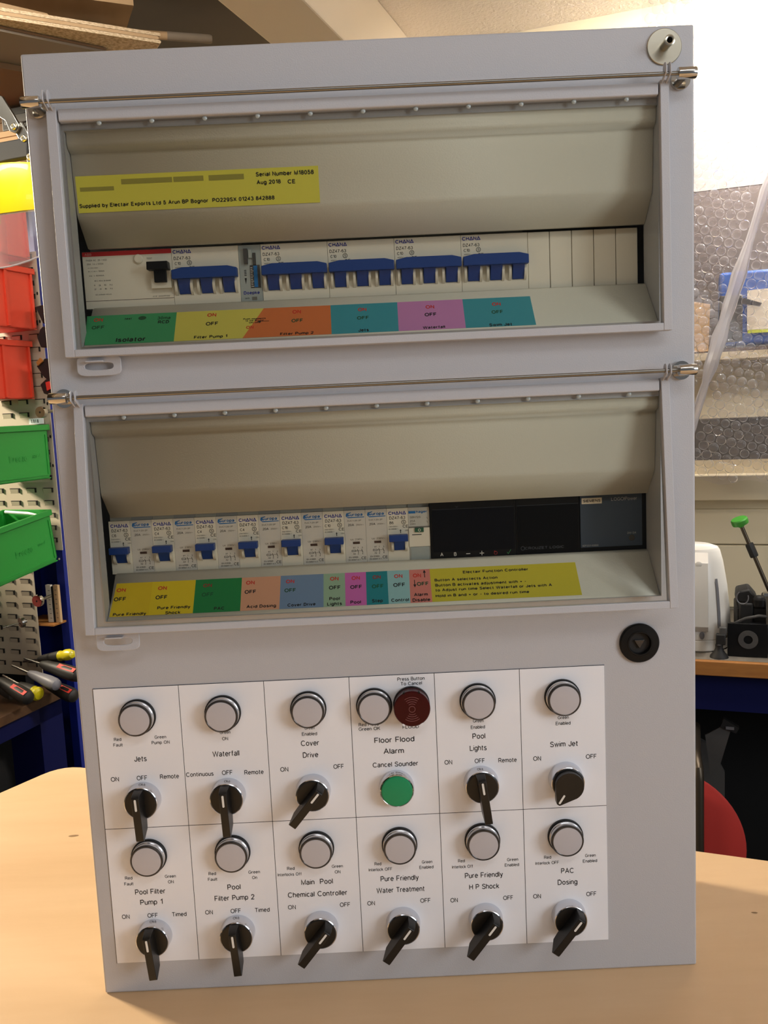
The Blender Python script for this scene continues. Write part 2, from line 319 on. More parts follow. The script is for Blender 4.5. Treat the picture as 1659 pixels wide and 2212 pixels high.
# ------------------------------------------------------------------ the near workbench
bench = thing('workbench', 'pale plywood workbench top that the grey control panel stands on', 'workbench', (0.1, -0.4, -0.95))
P = [(-0.466, 0.496), (-1.3, -0.79), (-0.9, -1.4), (1.0, -1.4), (1.75, -0.39), (-0.418, 0.4815)]
ca = []                                          # round the far corner a little
for k in range(7):
    t = k/6; a_, b_, c_ = Vector((-0.425, 0.4843)), Vector((-0.462, 0.502)), Vector((-0.484, 0.469))
    p = a_*(1-t)**2+b_*2*t*(1-t)+c_*t*t; ca.append((p.x, p.y))
poly = ca+P[1:5]
m = MB(); m.prism([(x-0.1, y+0.4) for x, y in poly], 0.922, 0.95, 'bench_wood')
for x, y, l, a in ((-0.376, 0.285, .012, 5), (-0.330, .33, .004, 0), (0.33, .07, .006, -10), (.30, -.03, .004, 30), (.02, -.09, .004, 10), (-.05, -.10, .003, 0), (.1, -.115, .004, 0), (-.30, -.05, .005, -40), (.34, -.09, .004, 0), (-.27, .12, .004, 60), (.22, -.075, .004, 0)):
    X = Matrix.Translation((x-0.1, y+0.4, 0.9502)) @ Matrix.Rotation(R(a), 4, 'Z') @ Matrix.Diagonal((1, 0.35, 1, 1))
    m.add([(p[0], p[1], 0) for p in circle(0, 0, l/2, 10)], [tuple(range(10))], 'stain', X)
m.build('bench_top', bench, bevel=0.002)
for x, y in ((-0.42, 0.40), (-0.95, -0.95), (0.85, -1.2), (1.25, -0.33)):
    m = MB(); m.box(-.035, .035, -.035, .035, 0, 0.922, 'bench_wood'); m.build('leg', bench, (x-0.1, y+0.4, 0))

# ------------------------------------------------------------------ the control panel, measured in mm (x from its left edge, z from the bench, y into it)
panel = thing('control_panel', 'tall light grey control panel with two window flaps, standing on the workbench', 'control panel', (0, 0, 0))
def L(x, y, z): return ((x-250)/1000, y/1000, z/1000)
def mm(): return MB(0.001)
def part(mb, name, x, y, z, label=None, parent=None, **k):
    return mb.build(name, parent or panel, L(x, y, z) if parent is None else (x/1000, y/1000, z/1000), label=label, **k)

# body: front sheet with two openings, turned-in edges, sides, top, back
m = mm()
xs = [-.9, 27, 472.5, 500.6]; zs = [0, 321, 480, 537.5, 697, 753.4]; D = 150
vid = {}; vs = []; fs = []
def V(x, y, z):
    k = (x, y, z)
    if k not in vid: vid[k] = len(vs); vs.append((x-250, y, z))
    return vid[k]
for i in range(3):
    for j in range(5):
        if i == 1 and j in (1, 3): continue
        fs.append((V(xs[i], 0, zs[j]), V(xs[i+1], 0, zs[j]), V(xs[i+1], 0, zs[j+1]), V(xs[i], 0, zs[j+1])))
for j in (1, 3):
    q = [(xs[1], zs[j]), (xs[2], zs[j]), (xs[2], zs[j+1]), (xs[1], zs[j+1])]
    dep = [5, 36, 8, 12]
    for k in range(4):
        a, b = q[k], q[(k+1) % 4]; fs.append((V(a[0], 0, a[1]), V(a[0], dep[k], a[1]), V(b[0], dep[k], b[1]), V(b[0], 0, b[1])))
fs.append(tuple([V(xs[0], 0, z) for z in zs]+[V(xs[0], D, zs[-1]), V(xs[0], D, 0)]))
fs.append(tuple([V(xs[3], 0, z) for z in zs[::-1]]+[V(xs[3], D, 0), V(xs[3], D, zs[-1])]))
fs.append(tuple([V(x, 0, zs[-1]) for x in xs]+[V(xs[3], D, zs[-1]), V(xs[0], D, zs[-1])]))
fs.append(tuple([V(x, 0, 0) for x in xs[::-1]]+[V(xs[0], D, 0), V(xs[3], D, 0)]))
fs.append((V(xs[0], D, 0), V(xs[0], D, zs[-1]), V(xs[3], D, zs[-1]), V(xs[3], D, 0)))
m.add(vs, fs, 'paint')
body = m.build('enclosure', panel, (0, 0, 0), label='textured light grey steel enclosure', smooth=True)
b_ = body.modifiers.new('bevel', 'BEVEL'); b_.width = 0.0017; b_.segments = 3; b_.limit_method = 'ANGLE'; b_.angle_limit = R(40)

# inner covers behind the windows
def cover(z0, top, led, name_label):
    m = mm(); x0, x1 = 27.6-250, 472.2-250
    def strip(pr):
        n = len(pr); vs = [(x, y, z) for (y, z) in pr for x in (x0, x1)]
        m.add(vs, [(2*i, 2*i+2, 2*i+3, 2*i+1) for i in range(n-1)], 'paint_inner')
    strip(top); strip(led)
    o = m.build('inner_cover', panel, (0, 0, 0), label=name_label)
    s_ = o.modifiers.new('solid', 'SOLIDIFY'); s_.thickness = 0.0012; s_.offset = 0
    o.data.set_sharp_from_angle(angle=R(9))
    return o
cover(0, [(0.6, 701), (1.4, 697), (2.2, 695), (2.2, 689), (3.2, 686), (8.5, 683.5), (9.2, 681), (12.3, 640), (13.2, 637), (32, 617.6), (36, 617.6)], [(36, 570.5), (31, 569), (2.4, 538.3), (1.6, 537), (1.0, 533)], 'beige grey cover around the upper row of breakers')
cover(0, [(0.6, 484), (1.4, 480.5), (2.2, 479), (2.2, 474), (3.2, 471), (8.5, 468.5), (9.2, 466), (12.3, 424), (13.2, 421), (32, 401.2), (36, 401.2)], [(36, 352.5), (31, 351), (4, 322.5), (2.4, 320.9), (1.0, 316)], 'beige grey cover around the lower row of breakers')

# serial number label on the upper cover
CV0, CV1 = Vector((0, 9.0, 684)), Vector((0, 12.3, 638))
def slope_frame(P0, P1):
    d = (P1-P0).normalized(); up = -d; n = Vector((1, 0, 0)).cross(up)
    return Matrix(((1, up.x, n.x, P0.x), (0, up.y, n.y, P0.y), (0, up.z, n.z, P0.z), (0, 0, 0, 1)))
m = mm(); m.X = Matrix.Translation((-250, 0, 0)) @ slope_frame(CV0, CV1)
m.prism([(29.2, -44), (215.2, -44), (215.2, -17.2), (29.2, -17.2)], 0.7, 0.95, 'serial_yellow')
up_ = Matrix.Translation((0, 0, 1.1))
m.text('Serial Number M18058', 189.4, -23.2, 44.5, 3.3, 'ink', up_, True)
m.text('Aug 2018', 176.7, -28.9, 18.5, 3.1, 'ink', up_, True)
m.text('CE', 194.1, -29.3, 5.8, 3.1, 'ink', up_, True)
m.text('Supplied by Electair Exports Ltd 5 Arun BP Bognor  PO229SX 01243 842888', 105.3, -40.4, 150.2, 3.0, 'ink', up_, True)
for x0, x1, y0, y1 in ((64, 103, -24.4, -20.6), (104, 127, -24.4, -20.6), (131, 158, -24.6, -20.6), (32, 58, -28.4, -25.4)):
    m.prism([(x0, y0), (x1, y0), (x1, y1), (x0, y1)], 1.0, 1.08, 'smudge', None)
m.build('serial_label', panel, label='yellow serial number label on the upper inner cover', smooth=False)

PLATE_TEXT = {
    (0, 0): [('Red', 28.2, 221.3, 5.9, 2.5), ('Fault', 28.1, 216.6, 7.5, 2.5), ('Green', 63.0, 221.7, 9.4, 2.5), ('Pump ON', 62.9, 217.1, 14.7, 2.5), ('Jets', 45.4, 203.1, 10.1, 4.2), ('ON', 23.2, 187.0, 6.7, 3.5), ('OFF', 45.3, 187.1, 8.5, 3.5), ('Remote', 67.9, 187.3, 15.5, 3.5)],
    (0, 1): [('Waterfall', 115.3, 204.0, 21.9, 4.3), ('Green', 115.8, 223.1, 8.7, 2.5), ('ON', 115.5, 217.7, 4.8, 2.5), ('Continuous', 92.8, 188.0, 22.5, 3.4), ('OFF', 115.2, 188.2, 8.5, 3.5), ('Remote', 137.2, 187.5, 15.7, 3.5)],
    (0, 2): [('Green', 184.7, 223.4, 8.2, 2.5), ('Enabled', 184.4, 218.3, 12.3, 2.6), ('Cover', 184.3, 209.6, 14.7, 4.2), ('Drive', 184.3, 199.6, 12.7, 4.2), ('ON', 162.1, 188.6, 6.6, 3.5), ('OFF', 206.6, 188.9, 8.4, 3.5)],
    (0, 3): [('Press Button', 269.0, 260.6, 22.1, 2.6), ('To Cancel', 269.2, 256.7, 17.1, 2.6), ('Red Flood', 233.0, 224.0, 16.3, 2.5), ('Green OK', 233.4, 220.2, 17.5, 2.6), ('FLOOD', 267.1, 220.2, 13.3, 2.5), ('Floor Flood', 253.3, 209.1, 32.7, 4.6), ('Alarm', 252.4, 199.5, 16.7, 4.6), ('Cancel Sounder', 253.2, 188.4, 37.1, 3.8)],
    (0, 4): [('Green', 322.4, 222.6, 8.6, 2.5), ('Enabled', 321.9, 217.3, 11.6, 2.6), ('Pool', 322.4, 208.7, 10.5, 4.2), ('Lights', 321.6, 198.7, 13.8, 4.2), ('ON', 296.7, 188.0, 6.3, 3.5), ('OFF', 322.4, 188.0, 8.1, 3.5), ('Remote', 345.3, 187.5, 15.0, 3.5)],
    (0, 5): [('Green', 391.8, 222.0, 9.0, 2.5), ('Enabled', 391.6, 217.1, 12.1, 2.6), ('Swim Jet', 391.8, 198.6, 22.6, 4.2), ('ON', 369.6, 187.6, 6.4, 3.5), ('OFF', 414.0, 187.2, 8.6, 3.5)],
    (1, 0): [('Red', 27.5, 101.4, 6.1, 2.5), ('Fault', 27.2, 96.3, 7.5, 2.5), ('Green', 62.1, 101.3, 9.0, 2.5), ('ON', 62.2, 96.4, 4.8, 2.5), ('Pool Filter', 44.3, 87.7, 25.1, 4.2), ('Pump 1', 44.7, 78.4, 18.7, 4.2), ('ON', 22.3, 66.8, 6.4, 3.5), ('OFF', 44.7, 66.9, 8.5, 3.5), ('Timed', 67.1, 66.8, 12.0, 3.5)],
    (1, 1): [('Red', 97.0, 101.8, 6.2, 2.5), ('Fault', 96.9, 96.8, 7.6, 2.5), ('Green', 131.8, 101.5, 9.6, 2.5), ('On', 131.9, 96.6, 4.2, 2.5), ('Pool', 114.2, 88.2, 11.0, 4.2), ('Filter Pump 2', 114.0, 78.7, 33.2, 4.2), ('ON', 91.9, 67.2, 6.4, 3.5), ('OFF', 114.2, 67.3, 8.5, 3.5), ('Timed', 136.5, 67.1, 12.2, 3.5)],
    (1, 2): [('Red', 162.4, 103.0, 6.2, 2.5), ('Interlocks Off', 161.1, 97.9, 19.7, 2.5), ('Green', 201.1, 103.1, 9.1, 2.5), ('ON', 201.1, 98.1, 4.7, 2.5), ('Main  Pool', 183.5, 89.3, 26.3, 4.2), ('Chemical Controller', 183.3, 78.6, 49.4, 4.2), ('ON', 161.3, 68.2, 6.6, 3.5), ('OFF', 205.7, 68.2, 8.5, 3.5)],
    (1, 3): [('Red', 234.9, 103.4, 5.7, 2.5), ('Interlock OFF', 236.7, 98.4, 19.4, 2.5), ('Green', 275.8, 103.1, 8.7, 2.5), ('Enabled', 275.1, 98.5, 11.7, 2.5), ('Pure Friendly', 252.4, 89.0, 31.8, 4.2), ('Water Treatment', 252.6, 78.8, 39.9, 4.2), ('ON', 227.6, 68.3, 6.4, 3.5), ('OFF', 273.0, 68.5, 8.4, 3.5)],
    (1, 4): [('Red', 304.4, 102.5, 5.6, 2.5), ('Interlock Off', 305.1, 97.4, 17.3, 2.5), ('Green', 347.0, 101.6, 9.3, 2.5), ('Enabled', 346.3, 96.9, 11.9, 2.5), ('Pure Friendly', 322.7, 88.2, 31.7, 4.2), ('H P Shock', 322.6, 78.0, 25.0, 4.2), ('ON', 297.1, 67.5, 6.2, 3.5), ('OFF', 342.3, 67.3, 8.1, 3.5)],
    (1, 5): [('Red', 376.2, 102.0, 5.9, 2.5), ('Interlock OFF', 375.7, 97.1, 19.5, 2.5), ('Green', 411.9, 101.9, 8.8, 2.5), ('Enabled', 411.5, 97.1, 11.8, 2.5), ('PAC', 392.4, 88.4, 10.4, 4.2), ('Dosing', 392.4, 78.4, 16.5, 4.2), ('ON', 366.6, 67.4, 6.5, 3.5), ('OFF', 412.0, 67.2, 8.3, 3.5)],
}
UPPER_STICKERS = [
    ('green', [(24.4, 5.2), (95.9, 6.5), (96.9, 41.4), (27.8, 40.5)]),
    ('yellow', [(95.9, 6.5), (165.2, 8.0), (150.1, 41.4), (96.9, 41.4)]),
    ('orange', [(165.2, 8.0), (218.4, 8.5), (219.2, 41.9), (150.1, 41.4)]),
    ('blue', [(218.4, 8.5), (271.7, 9.1), (271.3, 42.2), (219.2, 41.9)]),
    ('pink', [(271.7, 9.1), (323.7, 10.4), (323.4, 42.0), (271.3, 42.2)]),
    ('blue', [(323.7, 10.4), (377.8, 10.2), (378.0, 41.4), (323.4, 42.0)]),
]
UPPER_TEXT = [
    ('ON', 34.2, 15.1, 7.3, 4.2, 'red'),
    ('OFF', 35.1, 23.9, 9.7, 4.1, 'grn'),
    ('test', 57.9, 14.3, 5.2, 2.5, 'blk'),
    ('30ma', 86.4, 15.8, 10.5, 3.6, 'grn'),
    ('RCD', 86.5, 20.5, 8.9, 3.6, 'blk'),
    ('Isolator', 62.9, 39.8, 22.7, 5.1, 'blk'),
    ('ON', 124.2, 15.2, 7.2, 4.1, 'red'),
    ('OFF', 125.0, 25.4, 9.5, 4.1, 'blk'),
    ('Filter Pump 1', 125.2, 39.9, 25.9, 3.3, 'blk'),
    ('Push segments', 158.4, 20.7, 17.7, 1.8, 'blk'),
    ('to the left for', 158.8, 22.8, 14.3, 1.8, 'blk'),
    ('ON time', 158.8, 25.2, 9.0, 1.8, 'blk'),
    ('ON', 155.2, 31.3, 5.8, 3.4, 'red'),
    ('ON', 191.6, 16.1, 6.8, 4.3, 'red'),
    ('OFF', 192.1, 26.3, 8.8, 4.1, 'grn'),
    ('Filter Pump 2', 192.2, 40.4, 26.0, 3.0, 'blk'),
    ('ON', 243.6, 16.8, 6.7, 4.0, 'red'),
    ('OFF', 243.8, 26.5, 9.2, 3.9, 'grn'),
    ('Jets', 244.1, 40.4, 8.1, 3.6, 'blk'),
    ('ON', 297.3, 17.4, 6.9, 4.1, 'red'),
    ('OFF', 297.1, 26.3, 9.2, 4.0, 'blk'),
    ('Waterfall', 298.8, 40.6, 17.3, 3.1, 'blk'),
    ('ON', 350.0, 17.6, 6.9, 4.0, 'red'),
    ('OFF', 349.6, 26.8, 8.9, 4.0, 'grn'),
    ('Swim Jet', 350.5, 41.2, 17.5, 3.4, 'blk'),
]
LOWER_STICKERS = [
    ('gold', [(30.0, 8.3), (59.7, 8.1), (60.0, 39.4), (28.3, 40.3)]),
    ('gold2', [(59.7, 8.1), (95.4, 8.2), (95.7, 39.6), (60.0, 39.4)]),
    ('dkgreen', [(95.4, 8.2), (133.6, 7.6), (133.9, 38.4), (95.7, 39.6)]),
    ('peach', [(133.6, 7.6), (165.7, 6.9), (165.5, 38.6), (133.9, 38.4)]),
    ('slate', [(165.7, 6.9), (201.1, 6.8), (201.2, 38.2), (165.5, 38.6)]),
    ('sage', [(201.1, 6.8), (218.8, 6.2), (219.0, 38.2), (201.2, 38.2)]),
    ('magenta', [(218.8, 6.2), (236.2, 6.4), (236.1, 38.2), (219.0, 38.2)]),
    ('teal', [(236.2, 6.4), (253.8, 6.4), (253.9, 38.2), (236.1, 38.2)]),
    ('ice', [(253.8, 6.4), (272.0, 6.7), (271.4, 38.4), (253.9, 38.2)]),
    ('salmon', [(272.0, 6.7), (289.0, 6.9), (289.1, 38.6), (271.4, 38.4)]),
    ('olive', [(289.0, 6.9), (409.8, 7.0), (410.1, 38.2), (289.1, 38.6)]),
]
LOWER_TEXT = [
    ('ON', 34.6, 15.4, 7.5, 3.5, 'red'),
    ('OFF', 34.6, 24.2, 9.7, 3.8, 'blk'),
    ('Pure Friendly', 44.5, 38.1, 26.9, 2.8, 'blk'),
    ('ON', 68.5, 15.3, 7.3, 3.6, 'red'),
    ('OFF', 68.5, 24.2, 9.4, 3.8, 'blk'),
    ('Pure Friendly', 79.8, 33.8, 26.9, 2.9, 'blk'),
    ('Shock', 79.5, 38.6, 12.3, 2.9, 'blk'),
    ('ON', 105.6, 14.7, 7.3, 3.5, 'dr'),
    ('OFF', 106.2, 23.6, 9.4, 3.8, 'dg'),
    ('PAC', 116.7, 36.7, 8.3, 2.8, 'blk'),
    ('ON', 140.8, 14.0, 7.2, 3.6, 'red'),
    ('OFF', 141.1, 22.8, 9.2, 3.6, 'blk'),
    ('Acid Dosing', 150.8, 36.5, 24.0, 2.9, 'blk'),
    ('ON', 173.6, 14.6, 7.0, 3.6, 'red'),
    ('OFF', 173.7, 23.1, 9.2, 3.6, 'grn'),
    ('Cover Drive', 183.4, 36.8, 22.8, 2.9, 'blk'),
    ('ON', 210.0, 14.0, 7.1, 3.7, 'red'),
    ('OFF', 210.2, 22.6, 9.4, 3.7, 'blk'),
    ('Pool', 210.1, 32.8, 8.6, 3.1, 'blk'),
    ('Lights', 210.1, 37.6, 12.0, 3.1, 'blk'),
    ('ON', 227.7, 14.3, 6.9, 3.7, 'red'),
    ('OFF', 227.7, 22.9, 9.5, 3.6, 'blk'),
    ('Pool', 227.2, 37.0, 8.6, 3.1, 'blk'),
    ('ON', 245.0, 14.4, 6.8, 3.7, 'dr'),
    ('OFF', 245.4, 23.3, 9.4, 3.7, 'dg'),
    ('Step', 244.8, 36.7, 8.9, 3.2, 'blk'),
    ('ON', 262.8, 14.4, 7.0, 3.7, 'red'),
    ('OFF', 263.0, 22.9, 9.5, 3.7, 'blk'),
    ('Control', 263.2, 36.9, 14.4, 3.1, 'blk'),
    ('ON', 278.2, 14.7, 6.8, 3.8, 'red'),
    ('OFF', 282.3, 22.9, 9.5, 3.7, 'grn'),
    ('Alarm', 280.3, 32.7, 11.3, 3.1, 'blk'),
    ('Disable', 280.4, 37.7, 14.4, 3.1, 'blk'),
    ('Electair Function Controller', 343.1, 13.0, 53.8, 2.7, 'blk'),
    ('Button A selectects Action', 318.2, 19.6, 51.7, 2.7, 'blk'),
    ('Button B activates adjustment with + -', 329.6, 24.6, 74.1, 2.8, 'blk'),
    ('to Adjust run time Select Waterfall or Jets with A', 340.0, 29.2, 94.8, 2.7, 'blk'),
    ('Hold in B and + or - to desired run time', 330.1, 34.6, 76.0, 2.7, 'blk'),
]


def ledge(name, P0, P1, stickers, texts, t0, t1, labels):
    F = Matrix.Translation((-250, 0, 0)) @ slope_frame(Vector((0,)+P0), Vector((0,)+P1))
    for (c, q), lab in zip(stickers, labels):
        m = mm(); m.X = F
        xa0, xb0, xb1, xa1 = q[0][0], q[1][0], q[2][0], q[3][0]
        m.prism([(xa1, -t1), (xb1, -t1), (xb0, -t0), (xa0, -t0)], 0.7, 0.82, 'sticker_'+c)
        lo = min(xa0, xa1); hi = max(xb0, xb1)
        for (t, cx, s, wd, cap, k) in texts:
            if not (q[0][0]*0.5+q[3][0]*0.5 <= cx < q[1][0]*0.5+q[2][0]*0.5): continue
            col = {'red': 'signal_red', 'grn': 'sign_green', 'blk': 'ink', 'dr': 'dark_red', 'dg': 'dull_green'}[k]
            m.text(t, cx, -s, wd, cap, col, Matrix.Translation((0, 0, 0.92)), True)
        if lab.startswith('green Isolator'):
            m.prism([(x, y) for x, y in [(69.0+3.2*math.cos(a*math.pi/8), -13.0+2.2*math.sin(a*math.pi/8)) for a in range(16)]], 0.82, 0.9, 'sign_green')
        if lab.startswith('yellow Filter'):
            m.prism([(160.5, -23.2), (163.5, -24.4), (163.5, -22.0)], 0.82, 0.95, 'ink'); m.prism([(163.5, -23.4), (170, -23.4), (170, -23.0), (163.5, -23.0)], 0.82, 0.95, 'ink')
        if lab.startswith('salmon'):
            m.prism([(284.2, -15), (284.8, -15), (284.8, -10), (284.2, -10)], 0.82, 0.95, 'ink'); m.prism([(283.3, -10.4), (285.7, -10.4), (284.5, -7.6)], 0.82, 0.95, 'ink')
            m.prism([(275.6, -22), (276.2, -22), (276.2, -17), (275.6, -17)], 0.82, 0.95, 'ink'); m.prism([(275.9, -24.2), (277.1, -21.4), (274.7, -21.4)], 0.82, 0.95, 'ink')
        m.build('circuit_label', panel, label=lab, smooth=False)
ledge('upper', (31, 569), (4, 540), UPPER_STICKERS, UPPER_TEXT, 8.0, 41.5, ['green Isolator label at the left of the upper row', 'yellow Filter Pump 1 label', 'orange Filter Pump 2 label', 'blue Jets label', 'pink Waterfall label', 'blue Swim Jet label'])
ledge('lower', (31, 351), (4, 322.5), LOWER_STICKERS, LOWER_TEXT, 7.0, 38.6, ['yellow Pure Friendly label', 'yellow Pure Friendly Shock label', 'dark green PAC label', 'peach Acid Dosing label', 'slate blue Cover Drive label', 'pale green Pool Lights label', 'magenta Pool label', 'teal Step label', 'pale blue Control label', 'salmon Alarm Disable label', 'olive yellow function controller instruction label'])

# ------------------------------------------------------------------ modules on the rails (local x from the left, z down from the top, front at y 0)
YM = 40
T0 = FRONT(-0.12)
def nose(m, wd, c, h=45, d=22):
    m.box(.12, wd-.12, 0, d, -h, 0, c); m.box(.12, wd-.12, d, 60, -h-17, 17, c)
def chana_text(m, amp, three):
    m.text('CH^N^', 8.6 if three else 9.0, -4.3 if three else -5.4, 15, 2.9, 'brand_blue', T0, True)
    m.text('DZ47-63', 8.3 if three else 8.8, -9.2, 13.4, 2.5, 'ink', T0)
    m.text(amp, (4.6 if three else 4.0) if len(amp) > 2 else 3.9, -13.2, None, 2.3, 'ink', T0)
    cx = 14.1; cy = -11.8
    m.ring(circle(cx, cy, 1.9, 20), circle(cx, cy, 1.55, 20), 0, .1, 'ink', T0); m.text('S', cx, cy-1.0, 1.5, 2.0, 'ink', T0)
    m.text('CE', 15.8 if three else 15.4, -17.0 if three else -16.6, 4.6, 2.4, 'ink', T0)
    m.text('400V~' if three else '230/400V~', 5.2, -15.8, 6.0 if three else 8.2, 1.1, 'faint_ink', T0)
    m.text('IEC60898-1', 5.2, -17.9, 7.6, 1.1, 'faint_ink', T0)
    if not three:
        m.text('ON', 16.2, -19.6, 2.6, 1.2, 'faint_ink', T0); m.prism([(11.0, -21), (11.5, -21), (11.5, -19), (12.0, -19), (11.25, -17.9), (10.5, -19), (11.0, -19)], 0, .1, 'ink', T0)
def cheek(m, x, z0, z1, c):     # curved guard standing out beside a toggle
    pr = [(0, z1), (0, z0)]+[(-5.0*math.sin(math.pi*t/8)**0.7 if 0 < t < 8 else 0, z0+(z1-z0)*t/8) for t in range(1, 8)]
    m.prism(pr, x, x+2.0, c, Matrix(((0, 0, 1, 0), (1, 0, 0, 0), (0, 1, 0, 0), (0, 0, 0, 1))))
def toggle_mesh(x0, x1, zt, zb, legs, zl, humped):
    m = mm()
    if humped: pl = [(x0, zb), (x1, zb), (x1, zt-1.8), (x1-7.5, zt), (x0+8.5, zt), (x0, zt-1.8)]
    else: pl = [(x0, zb), (x1, zb), (x1, zt), (x0, zt)]
    m.prism(pl, 2.5, 9.5, 'toggle_blue', FRONT())
    for a, b in legs:
        m.add([(a, -7, zb+1), (b, -7, zb+1), (b, -1.2, zl), (a, -1.2, zl), (a, 3, zb+1), (b, 3, zb+1), (b, 3, zl), (a, 3, zl)],
              [(0, 3, 2, 1), (0, 1, 5, 4), (1, 2, 6, 5), (2, 3, 7, 6), (3, 0, 4, 7), (4, 5, 6, 7)], 'toggle_blue')
    return m
def place(mesh_ob, name, x, top, label, kids=()):
    mesh_ob.location = L(x, YM, top); mesh_ob['label'] = label; mesh_ob.parent = panel
def dup(o, x, top, label):
    c = o.copy(); COL.objects.link(c); c.location = L(x, YM, top); c['label'] = label
    for ch in list(o.children):
        d = ch.copy(); COL.objects.link(d); d.parent = c
    return c
X0 = 19.6; UT = 616.0; LT = 396.6

# residual current switch, four modules wide
m = mm(); nose(m, 72, 'breaker_white'); m.box(.12, 71.88, -.25, 0, -3.6, -.1, 'red_band')
m.text('ABB', 5.0, -3.0, 5.6, 1.9, 'pale_red', FRONT(-.35), True)
for t, x, z, wd, cp in (('FH204 AC  25 / 0.03', 11.2, -7.3, 16.5, 1.4), ('25A  I n = 0.03A', 10.0, -10.2, 13.5, 1.3), ('Un 230/400V', 8.0, -13.0, 8.4, .8), ('In = I m = 1000A', 10.6, -15.8, 13, 1.1), ('Inc = 6000A', 10.6, -19.3, 12, 1.1), ('IEC/EN 61008', 15, -23.4, 13, 1.0), ('1  3  5  N', 15, -27, 15, 1.2), ('2  4  6  N', 15, -30, 15, 1.2), ('EN 61008 KEMA', 15, -34.3, 13, .9), ('TEST', 54.0, -7.7, 4.4, 1.3), ('2CSF 204001R1250', 61.5, -37.6, 14, 1.0)):
    m.text(t, x, z, wd, cp, 'faint_ink', T0)
m.box(.2, 71.8, -.05, 0, -39.0, -38.6, 'dark_brown')
m.box(55.2, 71.2, -4.5, 0, -31.4, -16, 'breaker_white')
rcd = m.build('residual_current_switch', panel, label='four-module white breaker with a red top band at the left end of the upper row', bevel=0.0003)
rcd.location = L(X0, YM, UT)
m = mm(); m.lathe([(3.7, 0), (3.7, 1.4), (2.9, 2.2)], 28, 'breaker_white', FRONT() @ Matrix.Translation((45.3, -7.2, 0))); m.build('test_button', rcd, label='round white test button')
m = mm(); m.prism([(54.4, -18), (71.6, -18), (71.2, -11.8), (54.6, -11.8)], 5, 14, 'black_plastic', FRONT()); m.box(58.5, 68.2, -8, 0, -27.2, -17, 'black_plastic'); m.build('toggle', rcd, bevel=0.0004, label='black toggle')

# three-pole breakers
m = mm(); nose(m, 54, 'breaker_white'); chana_text(m, 'C10', True)
for p in range(3):
    for dx in (2.8, 15.2): cheek(m, 18*p+dx-1.0, -37.6, -22, 'breaker_white')
b3 = m.build('three_pole_breaker', panel, bevel=0.0003); b3.location = L(X0+72, YM, UT)
b3['label'] = 'white three-pole breaker with blue toggles above the yellow Filter Pump 1 label'
toggle_mesh(0.8, 53.2, -16.6, -25.4, [(4.8+18*p, 14.4+18*p) for p in range(3)], -36.6, True).build('toggle', b3, bevel=0.0004, label='blue bar toggle joining three poles')
for x, lab in ((144, 'orange Filter Pump 2'), (198, 'blue Jets'), (252, 'pink Waterfall'), (306, 'blue Swim Jet')):
    dup(b3, X0+x, UT, 'white three-pole breaker with blue toggles above the %s label' % lab)
# time switch in a clear case
m = mm(); nose(m, 18, 'clear_grey'); m.box(8.6, 16.6, -.4, 0, -34, -16, 'dark_grey'); m.box(11.5, 14.5, -.6, 0, -33.5, -16.5, 'europe_blue')
for k in range(12): m.box(9.0, 10.6 if k % 3 else 11.3, -.7, 0, -33-.0+k*1.35, -32.6+k*1.35, 'white_mark')
m.box(4.4, 7.4, -3.0, 0, -15, -3.2, 'dark_grey'); m.box(8.2, 11.0, -2, 0, -10.5, -4, 'clear_grey'); m.box(11.4, 13.8, -1.4, 0, -16, -6.5, 'dark_grey')
for k in range(4): m.box(3.8, 5.6, -.2, 0, -20.2-1.3*k, -19.6-1.3*k, 'ink')
m.prism([(4.7, -31), (5.6, -26), (3.8, -26)], 0, .15, 'ink', FRONT())
m.text('Doepke', 8.9, -39.0, 13, 2.6, 'brand_blue', T0, True); m.text('UHS', 5.0, -42.6, 3.6, 1.2, 'ink', T0); m.box(9, 13, -.2, 0, -43.6, -41, 'faint_ink')
o = m.build('time_switch', panel, bevel=0.0003, label='narrow clear cased time switch between two three-pole breakers'); o.location = L(X0+126, YM, UT)
# blanking plates
m = mm(); m.box(.12, 17.55, 0, 8, -45, 0, 'breaker_white')
bl = m.build('blanking_plate', panel, bevel=0.0004); bl.location = L(X0+360, YM, UT); bl['label'] = 'blank white cover strip, first to the right of the Swim Jet breaker'
for k, t in ((1, 'second'), (2, 'third'), (3, 'fourth'), (4, 'last')): dup(bl, X0+360+18*k-.1*k, UT, 'blank white cover strip, %s to the right of the Swim Jet breaker' % t)

# single-pole breakers of the lower row
single = {}
def single_breaker(amp, x, label):
    if amp not in single:
        m = mm(); nose(m, 18, 'breaker_white', d=5); chana_text(m, amp, False); cheek(m, 3.0, -36.6, -25, 'breaker_white'); cheek(m, 14.4, -36.6, -25, 'breaker_white')
        o = m.build('single_pole_breaker', panel, bevel=0.0003); o.location = L(x, YM, LT); o['label'] = label; single[amp] = o
        if len(single) == 1: toggle_mesh(1.2, 17.0, -21.4, -27, [(5.2, 14.2)], -35.4, False).build('toggle', o, bevel=0.0004, label='blue toggle')
        else:
            t = list(single.values())[0].children[0].copy(); COL.objects.link(t); t.parent = o
    else: dup(single[amp], x, LT, label)
m = mm(); nose(m, 18, 'contactor_grey', d=5)
m.text('Europa', 9.3, -4.9, 13.0, 2.6, 'europe_blue', T0, True); m.prism([(2.2, -2.4), (6, -1.6), (6, -2.2), (3.2, -3.0), (2.6, -4.2), (5.4, -3.9), (5.4, -4.3), (2.6, -4.6), (3.2, -5.6), (17, -5.6), (17, -6.2), (3.4, -6.4), (1.6, -4.6)], 0, .12, 'europe_blue', T0)
